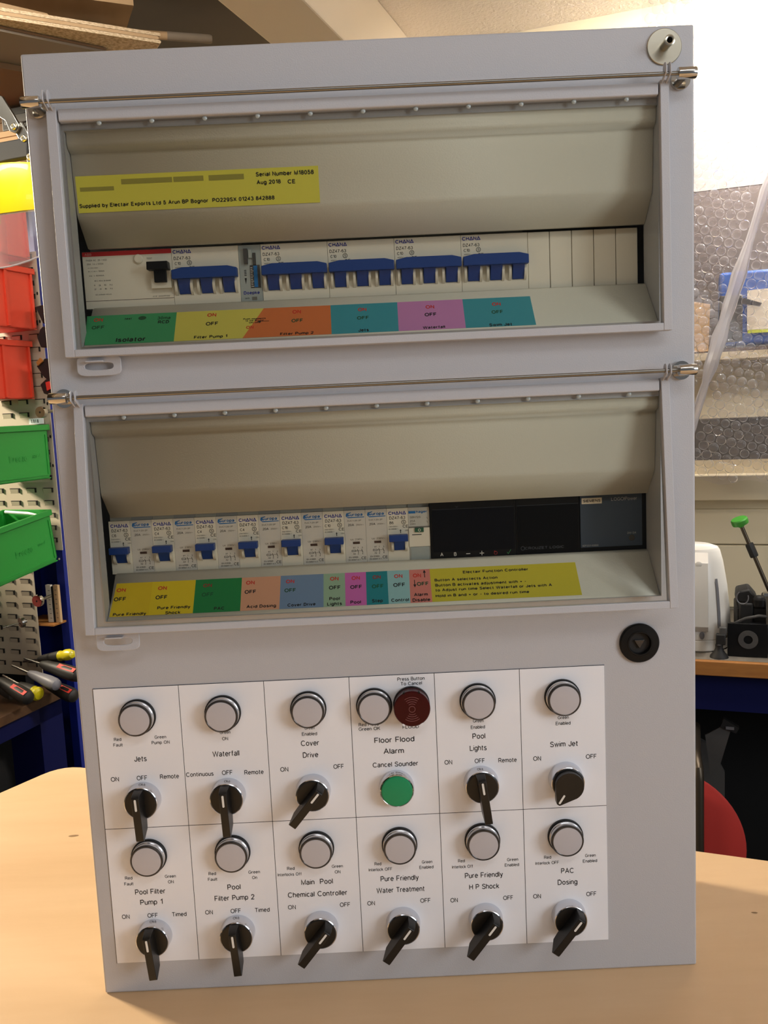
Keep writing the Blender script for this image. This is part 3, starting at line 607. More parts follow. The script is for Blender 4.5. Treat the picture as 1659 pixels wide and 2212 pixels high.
m.text('EUC1-20-2P', 8.6, -9.4, 11.5, 1.3, 'faint_ink', T0); m.text('20A', 5.6, -13.2, 5.2, 1.9, 'ink', T0); m.text('250V~', 13.0, -13.0, 6.4, 1.3, 'faint_ink', T0)
m.text('Uc 230V~', 10.2, -25.4, 11, 1.5, 'faint_ink', T0); m.box(6.6, 12.4, -.15, 0, -28.6, -26.6, 'dark_brown')
for t, x, z in (('A1', 7.4, -32.4), ('1', 10.6, -32.4), ('3', 14.2, -32.4), ('A2', 7.4, -37.6), ('2', 10.6, -37.6), ('4', 14.2, -37.6)): m.text(t, x, z, None, 1.3, 'ink', T0)
m.ring(rrect(5.2, 9.0, -35.2, -33.6, .7), rrect(5.5, 8.7, -34.9, -33.9, .5), 0, .1, 'ink', T0)
for x in (10.8, 14.4): m.prism([(x, -36), (x+.35, -36), (x-.6, -33), (x-.95, -33)], 0, .1, 'ink', T0)
m.box(9.2, 14, -.2, 0, -34.5, -34.25, 'faint_ink')
m.text('EN 61095', 6.6, -40.4, 7.6, 1.2, 'ink', T0); m.text('EN 60947-4-1', 7.2, -42.6, 9.8, 1.2, 'ink', T0); m.text('CE', 15.2, -41.9, 4.2, 2.4, 'ink', T0)
con = m.build('contactor', panel, bevel=0.0003)
row = [('C6', 'yellow Pure Friendly'), 0, ('C4', 'yellow Pure Friendly Shock'), 0, ('C4', 'dark green PAC'), 0, ('C4', 'peach Acid Dosing'), 0, ('C16', 'slate blue Cover Drive'), 0, ('C10', 'pale green Pool Lights'), 1, 2, ('B6', 'pale blue Control')]
LX = 22.6; nc = 0; PITCH = 17.92
ordn = ['first', 'second', 'third', 'fourth', 'fifth', 'sixth', 'seventh']
for k, r in enumerate(row):
    x = LX+PITCH*k
    if isinstance(r, tuple): single_breaker(r[0], x, 'white single-pole breaker marked %s with a blue toggle, serving the %s label' % r)
    else:
        lab = 'grey contactor without a toggle, %s from the left in the lower row' % ordn[nc]
        if nc == 0: con.location = L(x, YM, LT); con['label'] = lab
        else: dup(con, x, LT, lab)
        nc += 1
# modular changeover switch
x = LX+PITCH*14
m = mm(); nose(m, 18, 'module_grey', d=4); m.box(.5, 6.3, -.3, 0, -4.9, -2.9, 'europe_blue'); m.text('hager', 11.4, -4.7, 9.0, 2.1, 'europe_blue', T0, True)
m.text('SBN125', 6.0, -9.0, 9, 1.7, 'faint_ink', T0); m.text('25A', 3.6, -12.2, 4.6, 1.7, 'faint_ink', T0); m.text('230V', 3.8, -14.6, 4.8, 1.4, 'faint_ink', T0)
for z0, z1 in ((-10, -8.4), (-13.2, -11.6)): m.prism([(16.2, z0), (16.6, z0), (15.8, z1), (15.4, z1)], 0, .1, 'faint_ink', T0)
m.box(.2, 17.8, -1.0, 0, -33, -17.2, 'breaker_white'); m.box(.2, 17.8, -.2, 0, -17.1, -16, 'faint_ink')
m.box(5.2, 12.6, -2.2, 0, -20.6, -17.2, 'flag_green'); m.ring(circle(9, -18.9, 1.15, 16), circle(9, -18.9, .8, 16), 2.2, 2.3, 'white_mark', FRONT())
m.box(2.8, 10.8, -1.1, 0, -23.2, -22.5, 'dark_grey'); m.box(1.2, 17.4, -.6, 0, -45, -33.4, 'clear_grey')
o = m.build('changeover_switch', panel, bevel=0.0003, label='white module with a small green zero flag beside the black controller'); o.location = L(x, YM, LT)
# black controller, black relay, power supply
x = LX+PITCH*15+.4
m = mm(); m.box(0, 71.4, -2, 50, -46, 14, 'black_plastic'); m.box(1.5, 70.4, -2.6, -2, -38.5, -2.4, 'screen_black'); m.box(2, 70, -2.75, -2, -2.7, -2.45, 'dim_ink')
TB = FRONT(-2.75)
m.text('A', 8.7, -42.0, None, 3.0, 'white_mark', TB); m.text('B', 20.0, -42.2, None, 3.0, 'white_mark', TB)
m.box(29.2, 32.6, -2.75, -2, -41.1, -40.6, 'white_mark'); m.box(40.6, 44.2, -2.75, -2, -41.2, -40.7, 'white_mark'); m.box(42.15, 42.65, -2.75, -2, -42.8, -39.1, 'white_mark')
m.ring(circle(54, -41.2, 1.5, 16), circle(54, -41.2, 1.05, 16), 0, .1, 'screen_red', TB); m.prism([(52.6, -40.4), (54.4, -40.4), (53.0, -39.0)], 0, .12, 'screen_red', TB)
m.prism([(63.4, -41.2), (64.6, -42.8), (67, -39), (66.6, -38.8), (64.6, -42.0), (63.8, -40.9)], 0, .12, 'screen_green', TB)
m.prism([(21.2, -.2), (22.6, -1.7), (24, -.2), (23.5, -.2), (22.6, -1.1), (21.7, -.2)], 0, .1, 'dim_ink', FRONT(-2.05))
o = m.build('controller', panel, bevel=0.0005, label='black function controller with A and B buttons'); o.location = L(x, YM, LT)
m = mm(); m.box(.3, 53.4, -1.6, 50, -46, 14, 'black_plastic'); m.box(1.2, 52.6, -2.2, -1.6, -43.5, -3, 'black_gloss'); m.text('CROUZET LOGIC', 23.5, -39.8, 33, 2.3, 'dim_ink', FRONT(-2.3), True); m.ring(circle(5.4, -38.6, 1.8, 16), circle(5.4, -38.6, 1.3, 16), 0, .1, 'dim_ink', FRONT(-2.25)); m.box(1.2, 52.6, -2.3, -1.6, -2.6, -2.3, 'dim_ink')
o = m.build('relay_module', panel, bevel=0.0005, label='plain black module in the middle of the dark units'); o.location = L(x+71.6, YM, LT)
m = mm(); m.box(.3, 57, -0.5, 50, -46.5, 14, 'black_plastic'); m.box(.6, 52.4, -2.0, 0, -40.5, 6, 'psu_blue')
m.prism([(1.8, -3.6), (18.8, -3.6), (18.8, 1.4), (1.8, 1.4)], 2.0, 2.2, 'bag_label', FRONT()); TP = FRONT(-2.3)
m.text('SIEMENS', 10.3, -2.2, 14.6, 2.3, 'dark_grey', TP, True); m.text('LOGO!Power', 37.4, -1.9, 21.6, 2.9, 'psu_ink', TP); m.text('24V O.K.', 43.6, -30.4, 8, 1.7, 'psu_ink', TP)
m.lathe([(2.5, 0), (2.5, .3), (2.2, .5)], 20, 'dark_grey', FRONT(-2) @ Matrix.Translation((43.6, -33.8, 0))); m.text('6EP3331-6SB00', 8.6, -39.6, 13.4, 1.5, 'psu_ink', TP)
o = m.build('power_supply', panel, bevel=0.0006, label='slate blue power supply module at the right end of the lower row'); o.location = L(x+125.4, YM, LT)

# ------------------------------------------------------------------ window flaps, hung on rods
def flap(ztop, zbot, y0, tilt, lab, dots):
    H = ztop-zbot; x0, x1 = 17.6-250, 478.6-250; W8 = 8.0
    m = mm()          # local: hinge edge at z 0, front face at y 0
    m.box(x0, x0+7.4, 0, W8, -H, 1, 'paint'); m.box(x1-6.6, x1, 0, W8, -H, 1, 'paint')
    m.box(x0+7.4, x1-6.6, 0, W8, -H, -H+5.6, 'paint')
    # rounded top lip set between the side bars
    pr = [(7.5, 0.4), (3.0, 0.2), (1.0, -0.8), (0.4, -2.6), (0.9, -8.6), (1.6, -9.2), (7.5, -9.2)]
    m.prism(pr, x0+8.6, x1-7.8, 'paint', Matrix(((0, 0, 1, 0), (1, 0, 0, 0), (0, 1, 0, 0), (0, 0, 0, 1))))
    m.box(x0+7.4, x1-6.6, 6.4, W8, -9, 0.4, 'paint')
    for xe in (x0+1.2, x0+4.6, x1-5.8, x1-2.4):       # ears bent round the rod
        m.prism([(-10.6, 2), (-10.6, 6.8)]+[(-7.0-3.6*math.cos(R(a)), 6.8+3.6*math.sin(R(a))) for a in (30, 60, 90, 120, 150)]+[(-3.4, 6.8), (-3.4, 2), (3, -1), (0, -2)][:4], xe, xe+1.1, 'paint', Matrix(((0, 0, 1, 0), (1, 0, 0, 0), (0, 1, 0, 0), (0, 0, 0, 1))))
    o = m.build('window_flap', panel, L(250, y0, ztop), rot=(R(-tilt), 0, 0), bevel=0.0009, label=lab)
    m = mm(); m.box(x0+5.5, x1-5, 4.2, 6.2, -H+3.5, -7.0, 'acrylic'); m.build('window_pane', o, smooth=False, label='clear acrylic pane')
    for i in range(dots):
        m = mm(); m.lathe([(1.9, 0), (1.8, .5), (1.2, 1.0), (.4, 1.2)], 16, 'clear_grey', FRONT(4.2)); m.build('stud', o, (( x0+37.4+39.3*i)/1000, 0, -0.0104), label='small domed stud')
    m = mm()          # padlock tab below the flap, with a slot and the staple behind it
    out = []; inn = []
    for a in range(40):
        t = 2*math.pi*a/40; c, s = math.cos(t), math.sin(t)
        k = (abs(c)**5+abs(s)**5)**(-1/5); out.append((17*c*k, 8.0*s*k)); k2 = (abs(c)**3+abs(s)**3)**(-1/3); inn.append((11*c*k2, -.6+2.9*s*k2))
    m.ring(out, inn, -.8, .8, 'paint', Matrix.Translation((x0+22.5, 0, -H-6.2)) @ FRONT(9))
    m.build('padlock_tab', o, bevel=0.0004)
    m = mm(); m.box(x0+13.5, x0+27, 3.5, 13, -H-4.0, -H-2.8, 'paint'); m.build('staple', o, bevel=0.0003)
    return o
flap(711, 529.3, -9, 1.55, 'upper window flap, lying almost flat', 11)
flap(493.4, 315.0, -6, 5.75, 'lower window flap, standing slightly open at the bottom', 11)
for z, xl, xr, w_ in ((713.6, 9.4, 489.6, 'upper'), (499.0, 10.0, 489.2, 'lower')):
    m = mm(); n = 24
    m.X = Matrix.Rotation(R(90), 4, 'Y'); m.lathe([(1.55, -234), (1.55, 234)], 20, 'steel'); part(m, 'hinge_rod', 250, -15.5 if w_ == 'upper' else -13, z, 'thin steel hinge rod above the %s window' % w_)
    for x, sd in ((xl, 'left'), (xr, 'right')):
        m = mm(); X = Matrix.Rotation(R(90), 4, 'Y'); m.lathe([(1.6, -6.9), (3.9, -6.7), (4.2, -6.1), (4.2, 6.1), (3.9, 6.7), (1.6, 6.9)], 28, 'chrome', X)
        m.lathe([(2.6, 3), (2.6, 14)], 16, 'steel', Matrix.Rotation(R(-90), 4, 'X')); m.lathe([(7.2, 12.6), (7.2, 15.4)], 32, 'chrome', Matrix.Rotation(R(-90), 4, 'X'))
        if w_ == 'lower': m.sc = .001
        part(m, 'hinge_post', x, -15.5, z, 'chrome hinge post at the %s end of the %s rod' % (sd, w_))

# washer and hollow spacer at the top right corner
m = mm(); m.lathe([(13.0, 0), (13.0, 1.1), (12.6, 1.4)], 48, 'zinc', FRONT()); s_ = part(m, 'washer', 478, 0, 738, 'round zinc washer in the top right corner')
m = mm(); m.lathe([(3.5, 1.4), (3.5, 11.6), (3.9, 11.6), (3.9, 13), (3.0, 13.3), (2.2, 13.0), (2.2, 4)], 28, 'zinc', FRONT(), caps=False); m.add([(p[0], -3.9, p[1]) for p in circle(0, 0, 2.2, 20)], [tuple(range(20))], 'shade_black'); m.build('spacer', s_, label='hollow threaded spacer')
# black lock
m = mm(); m.lathe([(16.0, 0), (16.0, 2.2), (15.2, 3.0), (10.4, 3.4), (10.0, 3.8), (9.0, 3.8), (8.6, 3.0), (8.2, -3)], 48, 'black_plastic', FRONT(), caps=False)
m.add([(p[0], -.4, p[1]) for p in circle(0, 0, 8.6, 32)], [tuple(range(32))], 'black_rubber'); lk = part(m, 'door_lock', 454.4, 0, 283, 'round black triangle key lock right of the lower window')
m = mm(); m.prism([(-4.2, 2.6), (0, -4.4), (4.2, 2.6)], .4, 2.2, 'lamp_rim', FRONT()); m.build('triangle_key', lk, bevel=0.0003)

# ------------------------------------------------------------------ switch plates with lettering
CX = [11.5+69.1*i for i in range(7)]; CZ = [265.8, 146.2, 27.2]
TITLES = {(0, 0): 'Jets', (0, 1): 'Waterfall', (0, 2): 'Cover Drive', (0, 3): 'Floor Flood Alarm', (0, 4): 'Pool Lights', (0, 5): 'Swim Jet', (1, 0): 'Pool Filter Pump 1', (1, 1): 'Pool Filter Pump 2', (1, 2): 'Main Pool Chemical Controller', (1, 3): 'Pure Friendly Water Treatment', (1, 4): 'Pure Friendly H P Shock', (1, 5): 'PAC Dosing'}
for (r, c), items in sorted(PLATE_TEXT.items()):
    m = mm(); x0 = CX[c]; x1 = CX[c+1]; z1 = CZ[r]; z0 = CZ[r+1]; cx = (x0+x1)/2
    m.box(x0+.25-250, x1-.25-250, -.6, 0, z0+.25, z1-.25, 'paper')
    # dark cut edge drawn along the left and top
    m.box(x0-.15-250, x0+.25-250, -.5, 0, z0, z1, 'ink'); m.box(x0-250, x1-250, -.5, 0, z1-.25, z1+.12, 'ink')
    for t, x, z, wd, cap in items: m.text(t, x-250, z, wd, cap*(1.03 if cap == 4.6 else 1.12), 'ink', FRONT(-.72))
    m.build('switch_plate', panel, smooth=False, label='white plate lettered %s' % TITLES[(r, c)])

# indicator lamps
m = mm(); m.lathe([(14.7, 0), (14.7, 2.4), (14.2, 2.9), (13.6, 3.0)], 48, 'black_plastic', FRONT(-.6))
lamp = m.build('indicator_lamp', panel)
m = mm(); m.lathe([(13.7, 2.9), (13.9, 3.3), (13.7, 4.4), (13.2, 4.8), (13.5, 5.6), (13.5, 6.6), (13.1, 7.4)], 48, 'lamp_clear', FRONT(-.6), caps=False)
m.lathe([(13.1, 7.3), (13.5, 8.2), (13.4, 9.4), (12.9, 10.0), (12.2, 10.1), (11.9, 9.9)], 48, 'lamp_rim', FRONT(-.6), caps=False); m.build('bezel', lamp, label='grey clear bezel')
m = mm(); m.lathe([(12.0, 8), (12.0, 9.7), (11.7, 10.1), (8, 10.4), (3, 10.5)], 48, 'lens_grey', FRONT(-.6)); m.build('lens', lamp, label='unlit pale grey lens')
lx = [46.2, 115.3, 184.7, 253.6, 322.3, 391.2]
first = True
for r in (0, 1):
    for c in range(6):
        x = lx[c]; z = (241.2, 121.6)[r]
        if (r, c) == (0, 3): x = 238.2
        lab = 'unlit indicator lamp on the %s plate' % TITLES[(r, c)]
        if first: lamp.location = L(x, 0, z); lamp['label'] = lab; first = False
        else:
            o = lamp.copy(); COL.objects.link(o); o.location = L(x, 0, z); o['label'] = lab
            for ch in list(lamp.children): d = ch.copy(); COL.objects.link(d); d.parent = o
# alarm buzzer
m = mm(); m.lathe([(14.8, 0), (14.8, 2.6), (14.4, 3)], 48, 'black_plastic', FRONT(-.6)); bz = part(m, 'alarm_buzzer', 268.5, 0, 241.2, 'dark red alarm buzzer on the Floor Flood Alarm plate')
m = mm(); m.lathe([(14.3, 2.8), (14.3, 8.5), (14.6, 9), (14.6, 12.6), (14.0, 13.4), (12.6, 13.5)], 48, 'buzzer_red', FRONT(-.6))
for a in (65, 115):
    m.box(-.6, .6, -14.3, -9.5, 13.9, 15.2, 'black_plastic', Matrix.Rotation(R(90-a), 4, 'Y'))
for a in (240, 300):
    m.box(-1.0, 1.0, -14.4, -9.5, 14.0, 15.3, 'paper', Matrix.Rotation(R(90-a), 4, 'Y'))
X = FRONT(-14.25)
m.ring(circle(0, 0, 2.6, 24), circle(0, 0, 2.3, 24), 0, .15, 'buzzer_line', X)
for r_ in (4.6, 6.4, 8.2, 10.0):
    for a0 in (55, 235):
        n = 12; A = [R(a0+70*k/n) for k in range(n+1)]
        m.prism([(r_*math.cos(a), r_*math.sin(a)) for a in A]+[((r_-.3)*math.cos(a), (r_-.3)*math.sin(a)) for a in A[::-1]], 0, .15, 'buzzer_line', X)
m.build('cap', bz, label='translucent dark red cap with sound arcs')
# green push button
m = mm(); m.lathe([(14.4, 0), (14.2, 6.4), (13.9, 7.0)], 48, 'satin_chrome', FRONT(-.6)); m.lathe([(13.9, 6.8), (13.7, 8.6), (13.1, 9.2), (12.8, 9.0), (12.8, 7)], 48, 'chrome', FRONT(-.6), caps=False)
pb = part(m, 'push_button', 253.4, 0, 171.2, 'green push button with a chrome collar below Cancel Sounder')
m = mm(); m.lathe([(12.7, 6), (12.7, 9.0), (12.2, 9.7), (11, 10.0)], 48, 'button_green', FRONT(-.6)); m.build('cap', pb, label='green cap')

# rotary selector switches
m = mm(); m.lathe([(14.5, 0), (14.3, 1), (13.8, 8.6), (13.5, 9.6), (13.0, 10.0), (12.6, 9.8), (12.6, 6)], 48, 'satin_chrome', FRONT(-.6), caps=False)
sel = m.build('selector_switch', panel)
def knob_long():
    m = mm(); m.lathe([(12.7, 6), (12.7, 10.3), (12.3, 10.7)], 48, 'black_knob', FRONT(-.6))
    side = [(-10.5, 12.3), (-10.5, -13.0), (-12.0, -20.0), (-21.5, -26.4), (-23.2, -25.4), (-23.6, -24.0), (-23.6, 3), (-23.0, 10.2), (-20.5, 11.8)]
    m.X = Matrix(((0, 0, 1, 0), (1, 0, 0, 0), (0, 1, 0, 0), (0, 0, 0, 1))); n = len(side)
    hw = lambda y: 3.9 if y > -13 else 3.1
    m.add([(p[0], p[1], -hw(p[0])) for p in side]+[(p[0], p[1], hw(p[0])) for p in side], [tuple(range(n)), tuple(range(2*n-1, n-1, -1))]+[(i, n+i, n+(i+1) % n, (i+1) % n) for i in range(n)], 'black_knob')
    return m
def knob_short():
    m = mm(); m.lathe([(12.7, 6), (12.7, 10.3), (12.3, 10.7)], 48, 'black_knob', FRONT(-.6))
    pl = [(11.6*math.cos(R(a)), 11.6*math.sin(R(a))) for a in range(-28, 209, 12)]+[(-2.2, -16.6), (-1.2, -17.8), (1.2, -17.8), (2.2, -16.6)]
    m.prism(pl, 10.0, 17.0, 'black_knob', FRONT()); return m
angs = {(0, 0): 2.5, (0, 1): 2.0, (0, 2): -40, (0, 4): 7, (0, 5): -33, (1, 0): 5, (1, 1): 4, (1, 2): -39, (1, 3): -37, (1, 4): -38, (1, 5): -38}
kx = [45.4, 115.0, 184.8, 253.6, 322.9, 392.6]
hl = None
for (r, c), a in sorted(angs.items()):
    lab = 'selector switch with a black %s on the %s plate' % ('teardrop knob' if (r, c) == (0, 5) else 'lever', TITLES[(r, c)])
    if (r, c) == (0, 0): o = sel
    else: o = sel.copy(); COL.objects.link(o)
    o.location = L(kx[c], 0, (171.2, 51.2)[r]); o['label'] = lab
    if (r, c) == (0, 5):
        h = knob_short().build('knob', o, bevel=0.0008, label='short black teardrop knob')
        m = mm(); m.prism(rrect(-.8, .8, -16.4, -8, .75), 17.0, 17.25, 'white_mark', FRONT()); pm_ = m.build('pointer', h, label='white pointer line', smooth=False)
    elif hl is None:
        h = hl = knob_long().build('lever', o, bevel=0.0007, label='long black lever')
        m = mm(); m.prism(rrect(-.85, .85, -.2, 9.6, .8), 23.55, 23.8, 'white_mark', FRONT()); pt = m.build('pointer', h, label='white pointer line', smooth=False)
    else:
        h = hl.copy(); COL.objects.link(h); h.parent = o
        p_ = pt.copy(); COL.objects.link(p_); p_.parent = h
    h.rotation_euler = (0, R(-a), 0)

# ------------------------------------------------------------------ left side: blue cabinet, louvred panels, bins, tools (local axes run along the room)
def rt(name, label, cat, a, b, z, group=None): return thing(name, label, cat, RW(a, b, z), ROOM, group)
def rm(m, name, label, cat, a, b, z, group=None, rot=None, **k):
    o = m.build(name, loc=RW(a, b, z), rot=rot or ROOM, **k); return tag(o, label, cat, group)
YX = Matrix(((0, 0, 1, 0), (1, 0, 0, 0), (0, 1, 0, 0), (0, 0, 0, 1)))      # polygon in (b, z) extruded along a
XY = Matrix(((1, 0, 0, 0), (0, 0, 1, 0), (0, 1, 0, 0), (0, 0, 0, 1)))      # polygon in (a, z) extruded along b

cab = rt('tool_cabinet', 'tall blue steel tool cabinet frame behind the plastic bins at the left', 'cabinet', -1.6, 1.16, -0.95)
m = MB(); m.box(-.4, .285, .03, .05, 0, 2.11, 'blue_post'); m.build('back_panel', cab)
m = MB(); m.box(.288, .312, -.012, .05, 0, 2.11, 'blue_post'); m.lathe([(.003, 0), (.003, .001)], 10, 'bag_label', Matrix.Translation((.301, -.0125, 1.083)) @ FRONT()); m.build('upright', cab, bevel=0.002)
m = MB(); m.box(.195, .305, -.06, .03, .918, .923, 'wood_edge'); m.build('shelf', cab, label='thin bare wooden strip')
m = MB(); m.box(-.4, .2, -.02, .028, .95, 2.0, 'navy'); m.build('inner_panel', cab)
m = MB(); m.box(-.46, -.44, -.75, .05, 0, 1.55, 'navy'); m.build('shade_panel', cab)  # unseen panel, added to keep light off the lower louvred panel
m = MB(); m.box(-.4, .19, -.05, -.02, .52, .92, 'shade_black'); m.build('recess_shade', cab)  # near-black slab painting the shade of the recess

def louvre_panel(a1, z0, z1, label, edge, rows, zr0, holes):
    m = MB(); wd = 0.62; m.box(-wd, 0, -.002, 0, 0, z1-z0, 'louvre')
    for j in range(rows):
        zz = zr0-z0+j*.0312
        if zz+.012 > z1-z0: break
        for i in range(7):
            x1 = -edge-i*.0515; x0 = x1-.031
            m.add([(x0+.002, -.0025, zz), (x1-.003, -.0025, zz), (x1-.003, -.0048, zz+.0098), (x0+.002, -.0048, zz+.0098), (x0, -.002, zz-.002), (x1, -.002, zz-.002), (x1, -.002, zz+.0115), (x0, -.002, zz+.0115)],
                  [(0, 1, 2, 3), (4, 5, 1, 0), (5, 6, 2, 1), (7, 4, 0, 3)], 'louvre')
            m.box(x0+.004, x1+.0010, -.0050, -.002, zz+.0098, zz+.0114, 'slot_dark'); m.box(x1-.0026, x1+.0004, -.0050, -.002, zz, zz+.0110, 'slot_dark')
    for zz in holes: m.add([(p[0], -.0022, p[1]) for p in [(-.0055+.0026*math.cos(k*math.pi/6), zz-z0+.0042*math.sin(k*math.pi/6)) for k in range(12)]], [tuple(range(12))], 'slot_dark')
    return rm(m, 'louvred_tool_panel', label, 'tool panel', a1, 1.1, z0, smooth=False)
louvre_panel(-1.244, 0.165, 0.888, 'cream louvred panel behind the red and green bins', .012, 24, .185, [.724, .79, .527, .447, .376, .60])
louvre_panel(-1.342, -0.165, 0.160, 'cream louvred panel with a red disc and a spindle, below the green bins', .013, 12, -.140, [])

def bin_(a, zb, h, ln, col, label, tilt=0, rib=False, words=False, group=None):
    t = thing('storage_bin', label, 'storage bin', RW(a, 1.087, zb), (R(tilt), 0, -TH), group)
    prof = [(-ln, 0.0), (-ln+.004, .052), (-ln+.05, .075), (-ln+.072, h-.012), (0, h-.012), (0, 0.012), (-.01, 0)]
    wd = .138
    m = MB()
    m.prism(prof[::-1], -.0022, 0, col, YX); m.prism(prof[::-1], -wd, -wd+.0022, col, YX)
    m.box(-wd, 0, -.0022, 0, .01, h, col); m.box(-wd, 0, -ln, 0, 0, .0025, col); m.box(-wd, 0, -ln, -ln+.0025, 0, .05, col)
    m.build('tub', t)
    m = MB()
    for x0, x1 in ((-.001, .006), (-wd-.006, -wd+.001)): m.box(x0, x1, -ln+.07, .002, h-.014, h, col)
    m.box(-wd-.006, .006, -.002, .004, h-.014, h, col); m.build('rim', t, bevel=.0015)
    m = MB()
    if rib: m.box(-.001, .005, -.096, -.088, .004, h-.014, col); m.box(-.001, .005, -.012, -.006, .004, h-.014, col)
    if words:
        m.box(-.001, .0022, -ln+.07, -.008, .008, .011, col); m.box(-.001, .0022, -.010, -.008, .008, h-.024, col)
        X = Matrix(((0, 0, 1, 0), (1, 0, 0, 0), (0, 1, 0, 0), (0, 0, 0, 1)))
        m.text('Erecto', -.104, .047, .058, .015, col, X, True, .06); m.text('size 4', -.045, .053, .026, .008, col, X, False, .09)
    if rib or words: m.build('rib' if rib else 'raised_lettering', t, smooth=False)
    return t
bin_(-1.252, .868, .14, .31, 'red_plastic', 'red plastic bin below the yellow face shield, topmost of three red bins', rib=True, group='red storage bins')
bin_(-1.251, .703, .143, .31, 'red_plastic', 'red plastic bin in the middle of three red bins', rib=True, group='red storage bins')
bin_(-1.277, .540, .138, .31, 'red_plastic', 'red plastic bin lowest of three red bins, above the round brass knob', rib=True, group='red storage bins')
bin_(-1.249, .346, .131, .31, 'green_plastic', 'green plastic bin hanging level, upper of the two green bins', words=True, group='green storage bins')
bin_(-1.252, .140, .131, .31, 'green_plastic', 'green plastic bin tipped forward, lower of the two green bins', tilt=7, words=True, group='green storage bins')
m = MB(); m.tube([(-.10, 0, 0), (-.03, .0, -.004), (0, .0, -.008)], [.004, .004, .002], 8, 'white_mark'); rm(m, 'white_cable', 'white cable end lying in the lower green bin', 'cable', -1.275, 1.06, .266)

# black clips hooked on the panel edge
def clip(a, z, poly, label, extra=None):
    m = MB(); m.prism(poly, -.012, .018, 'black_rubber', XY)
    t = rm(m, 'tool_clip', label, 'tool clip', a, 1.07, z, 'black clips on the louvred panel', bevel=.002)
    if extra:
        m = MB(); m.prism(extra[0], -.016, -.0115, extra[1], XY); m.build('insert', t)
clip(-1.213, .735, [(-.012, .018), (.005, -.022), (.03, -.02), (.03, .024)], 'black clip wedge beside the middle red bin')
clip(-1.212, .680, [(-.006, .02), (-.016, .0), (-.008, -.022), (.03, -.022), (.03, .026), (.002, .026)], 'black round-backed clip between the two lower red bins')
clip(-1.218, .610, [(-.02, .006), (-.002, -.02), (.012, -.032), (.03, -.02), (.03, .02), (.006, .022)], 'large black clip with a brown corner beside the lowest red bin', ([(-.016, .014), (-.012, .006), (.004, .016), (-.004, .024)], 'wood_edge'))
clip(-1.214, .566, [(-.018, .006), (-.01, -.016), (.01, -.022), (.024, -.01), (.02, .014), (.0, .018)], 'black clip with a red patch above the round brass knob', ([(.004, -.01), (.014, -.006), (.012, .012), (.002, .01)], 'signal_red'))
# round knobs and grinding discs
def facing(a, b, z):
    d = Vector((0.234, -0.642, 0.481))-Vector((a, b, z)); return d
def disc(name, label, a, z, r, th, col, rimc, ax, spindle=False):
    t = rt(name, label, 'disc', a, 1.06, z)
    Q = Vector(ax).to_track_quat('Z', 'Y').to_matrix().to_4x4()
    m = MB(); m.lathe([(r*.93, -.0005), (r*.95, th*.3), (r, th*.45), (r, th)][::-1] and [(r, 0), (r, th*.7), (r*.94, th)], 32, rimc, Q); m.build('rim', t)
    m = MB(); m.lathe([(r*.93, th), (r*.93, th+.0008), (.0024, th+.0008)], 32, col, Q, caps=False); m.lathe([(.0024, th+.0002), (.0008, th+.0003)], 10, 'slot_dark', Q); m.build('face', t)
    m = MB(); m.lathe([(.004, -.008 if spindle else -.04), (.004, 0)], 10, 'steel', Q)
    if spindle: m.lathe([(.002, th), (.002, th+.03), (.0035, th+.031), (.0035, th+.036), (.002, th+.037), (.002, th+.045)], 10, 'chrome', Q)
    m.build('spindle', t)
disc('brass_knob', 'round brass faced knob above the upper green bin', -1.232, .507, .0140, .011, 'brass', 'chrome', (.05, -1, -.05))
disc('abrasive_disc', 'dark red abrasive disc at the right edge of the lower louvred panel', -1.296, .045, .0152, .009, 'oxide_red', 'chrome', (.0, -1, -.05))
disc('abrasive_disc', 'brown disc on a bright spindle at the far left of the lower louvred panel', -1.352, -.012, .0135, .008, 'dark_brown', 'steel', (-.45, -1, -.08), True)
m = MB(); m.box(-.022, .022, -.001, 0, -.007, .007, 'paper'); [m.box(-.014+.006*k, -.0125+.006*k+.001*(k % 2), -.0014, -.001, -.004, .004, 'dark_grey') for k in range(4)]
rm(m, 'barcode_sticker', 'small white barcode sticker on the louvred panel below the round brass knob', 'sticker', -1.282, 1.092, .486)
# folding rule standing on the wooden strip
m = MB(); m.box(-.021, -.006, -.004, .004, 0, .097, 'bag_label'); m.box(.003, .017, -.004, .004, 0, .097, 'paper_brown'); m.box(-.006, .003, -.002, .004, 0, .093, 'slot_dark')
for k in range(7): m.box(-.014, -.009, -.0044, -.004, .01+.012*k, .0112+.012*k, 'dark_grey'); m.box(.007, .012, -.0044, -.004, .012+.012*k, .0132+.012*k, 'dark_grey')
rm(m, 'folding_rule', 'pale wooden folding rule standing upright against the blue cabinet', 'rule', -1.307, 1.125, -.027)

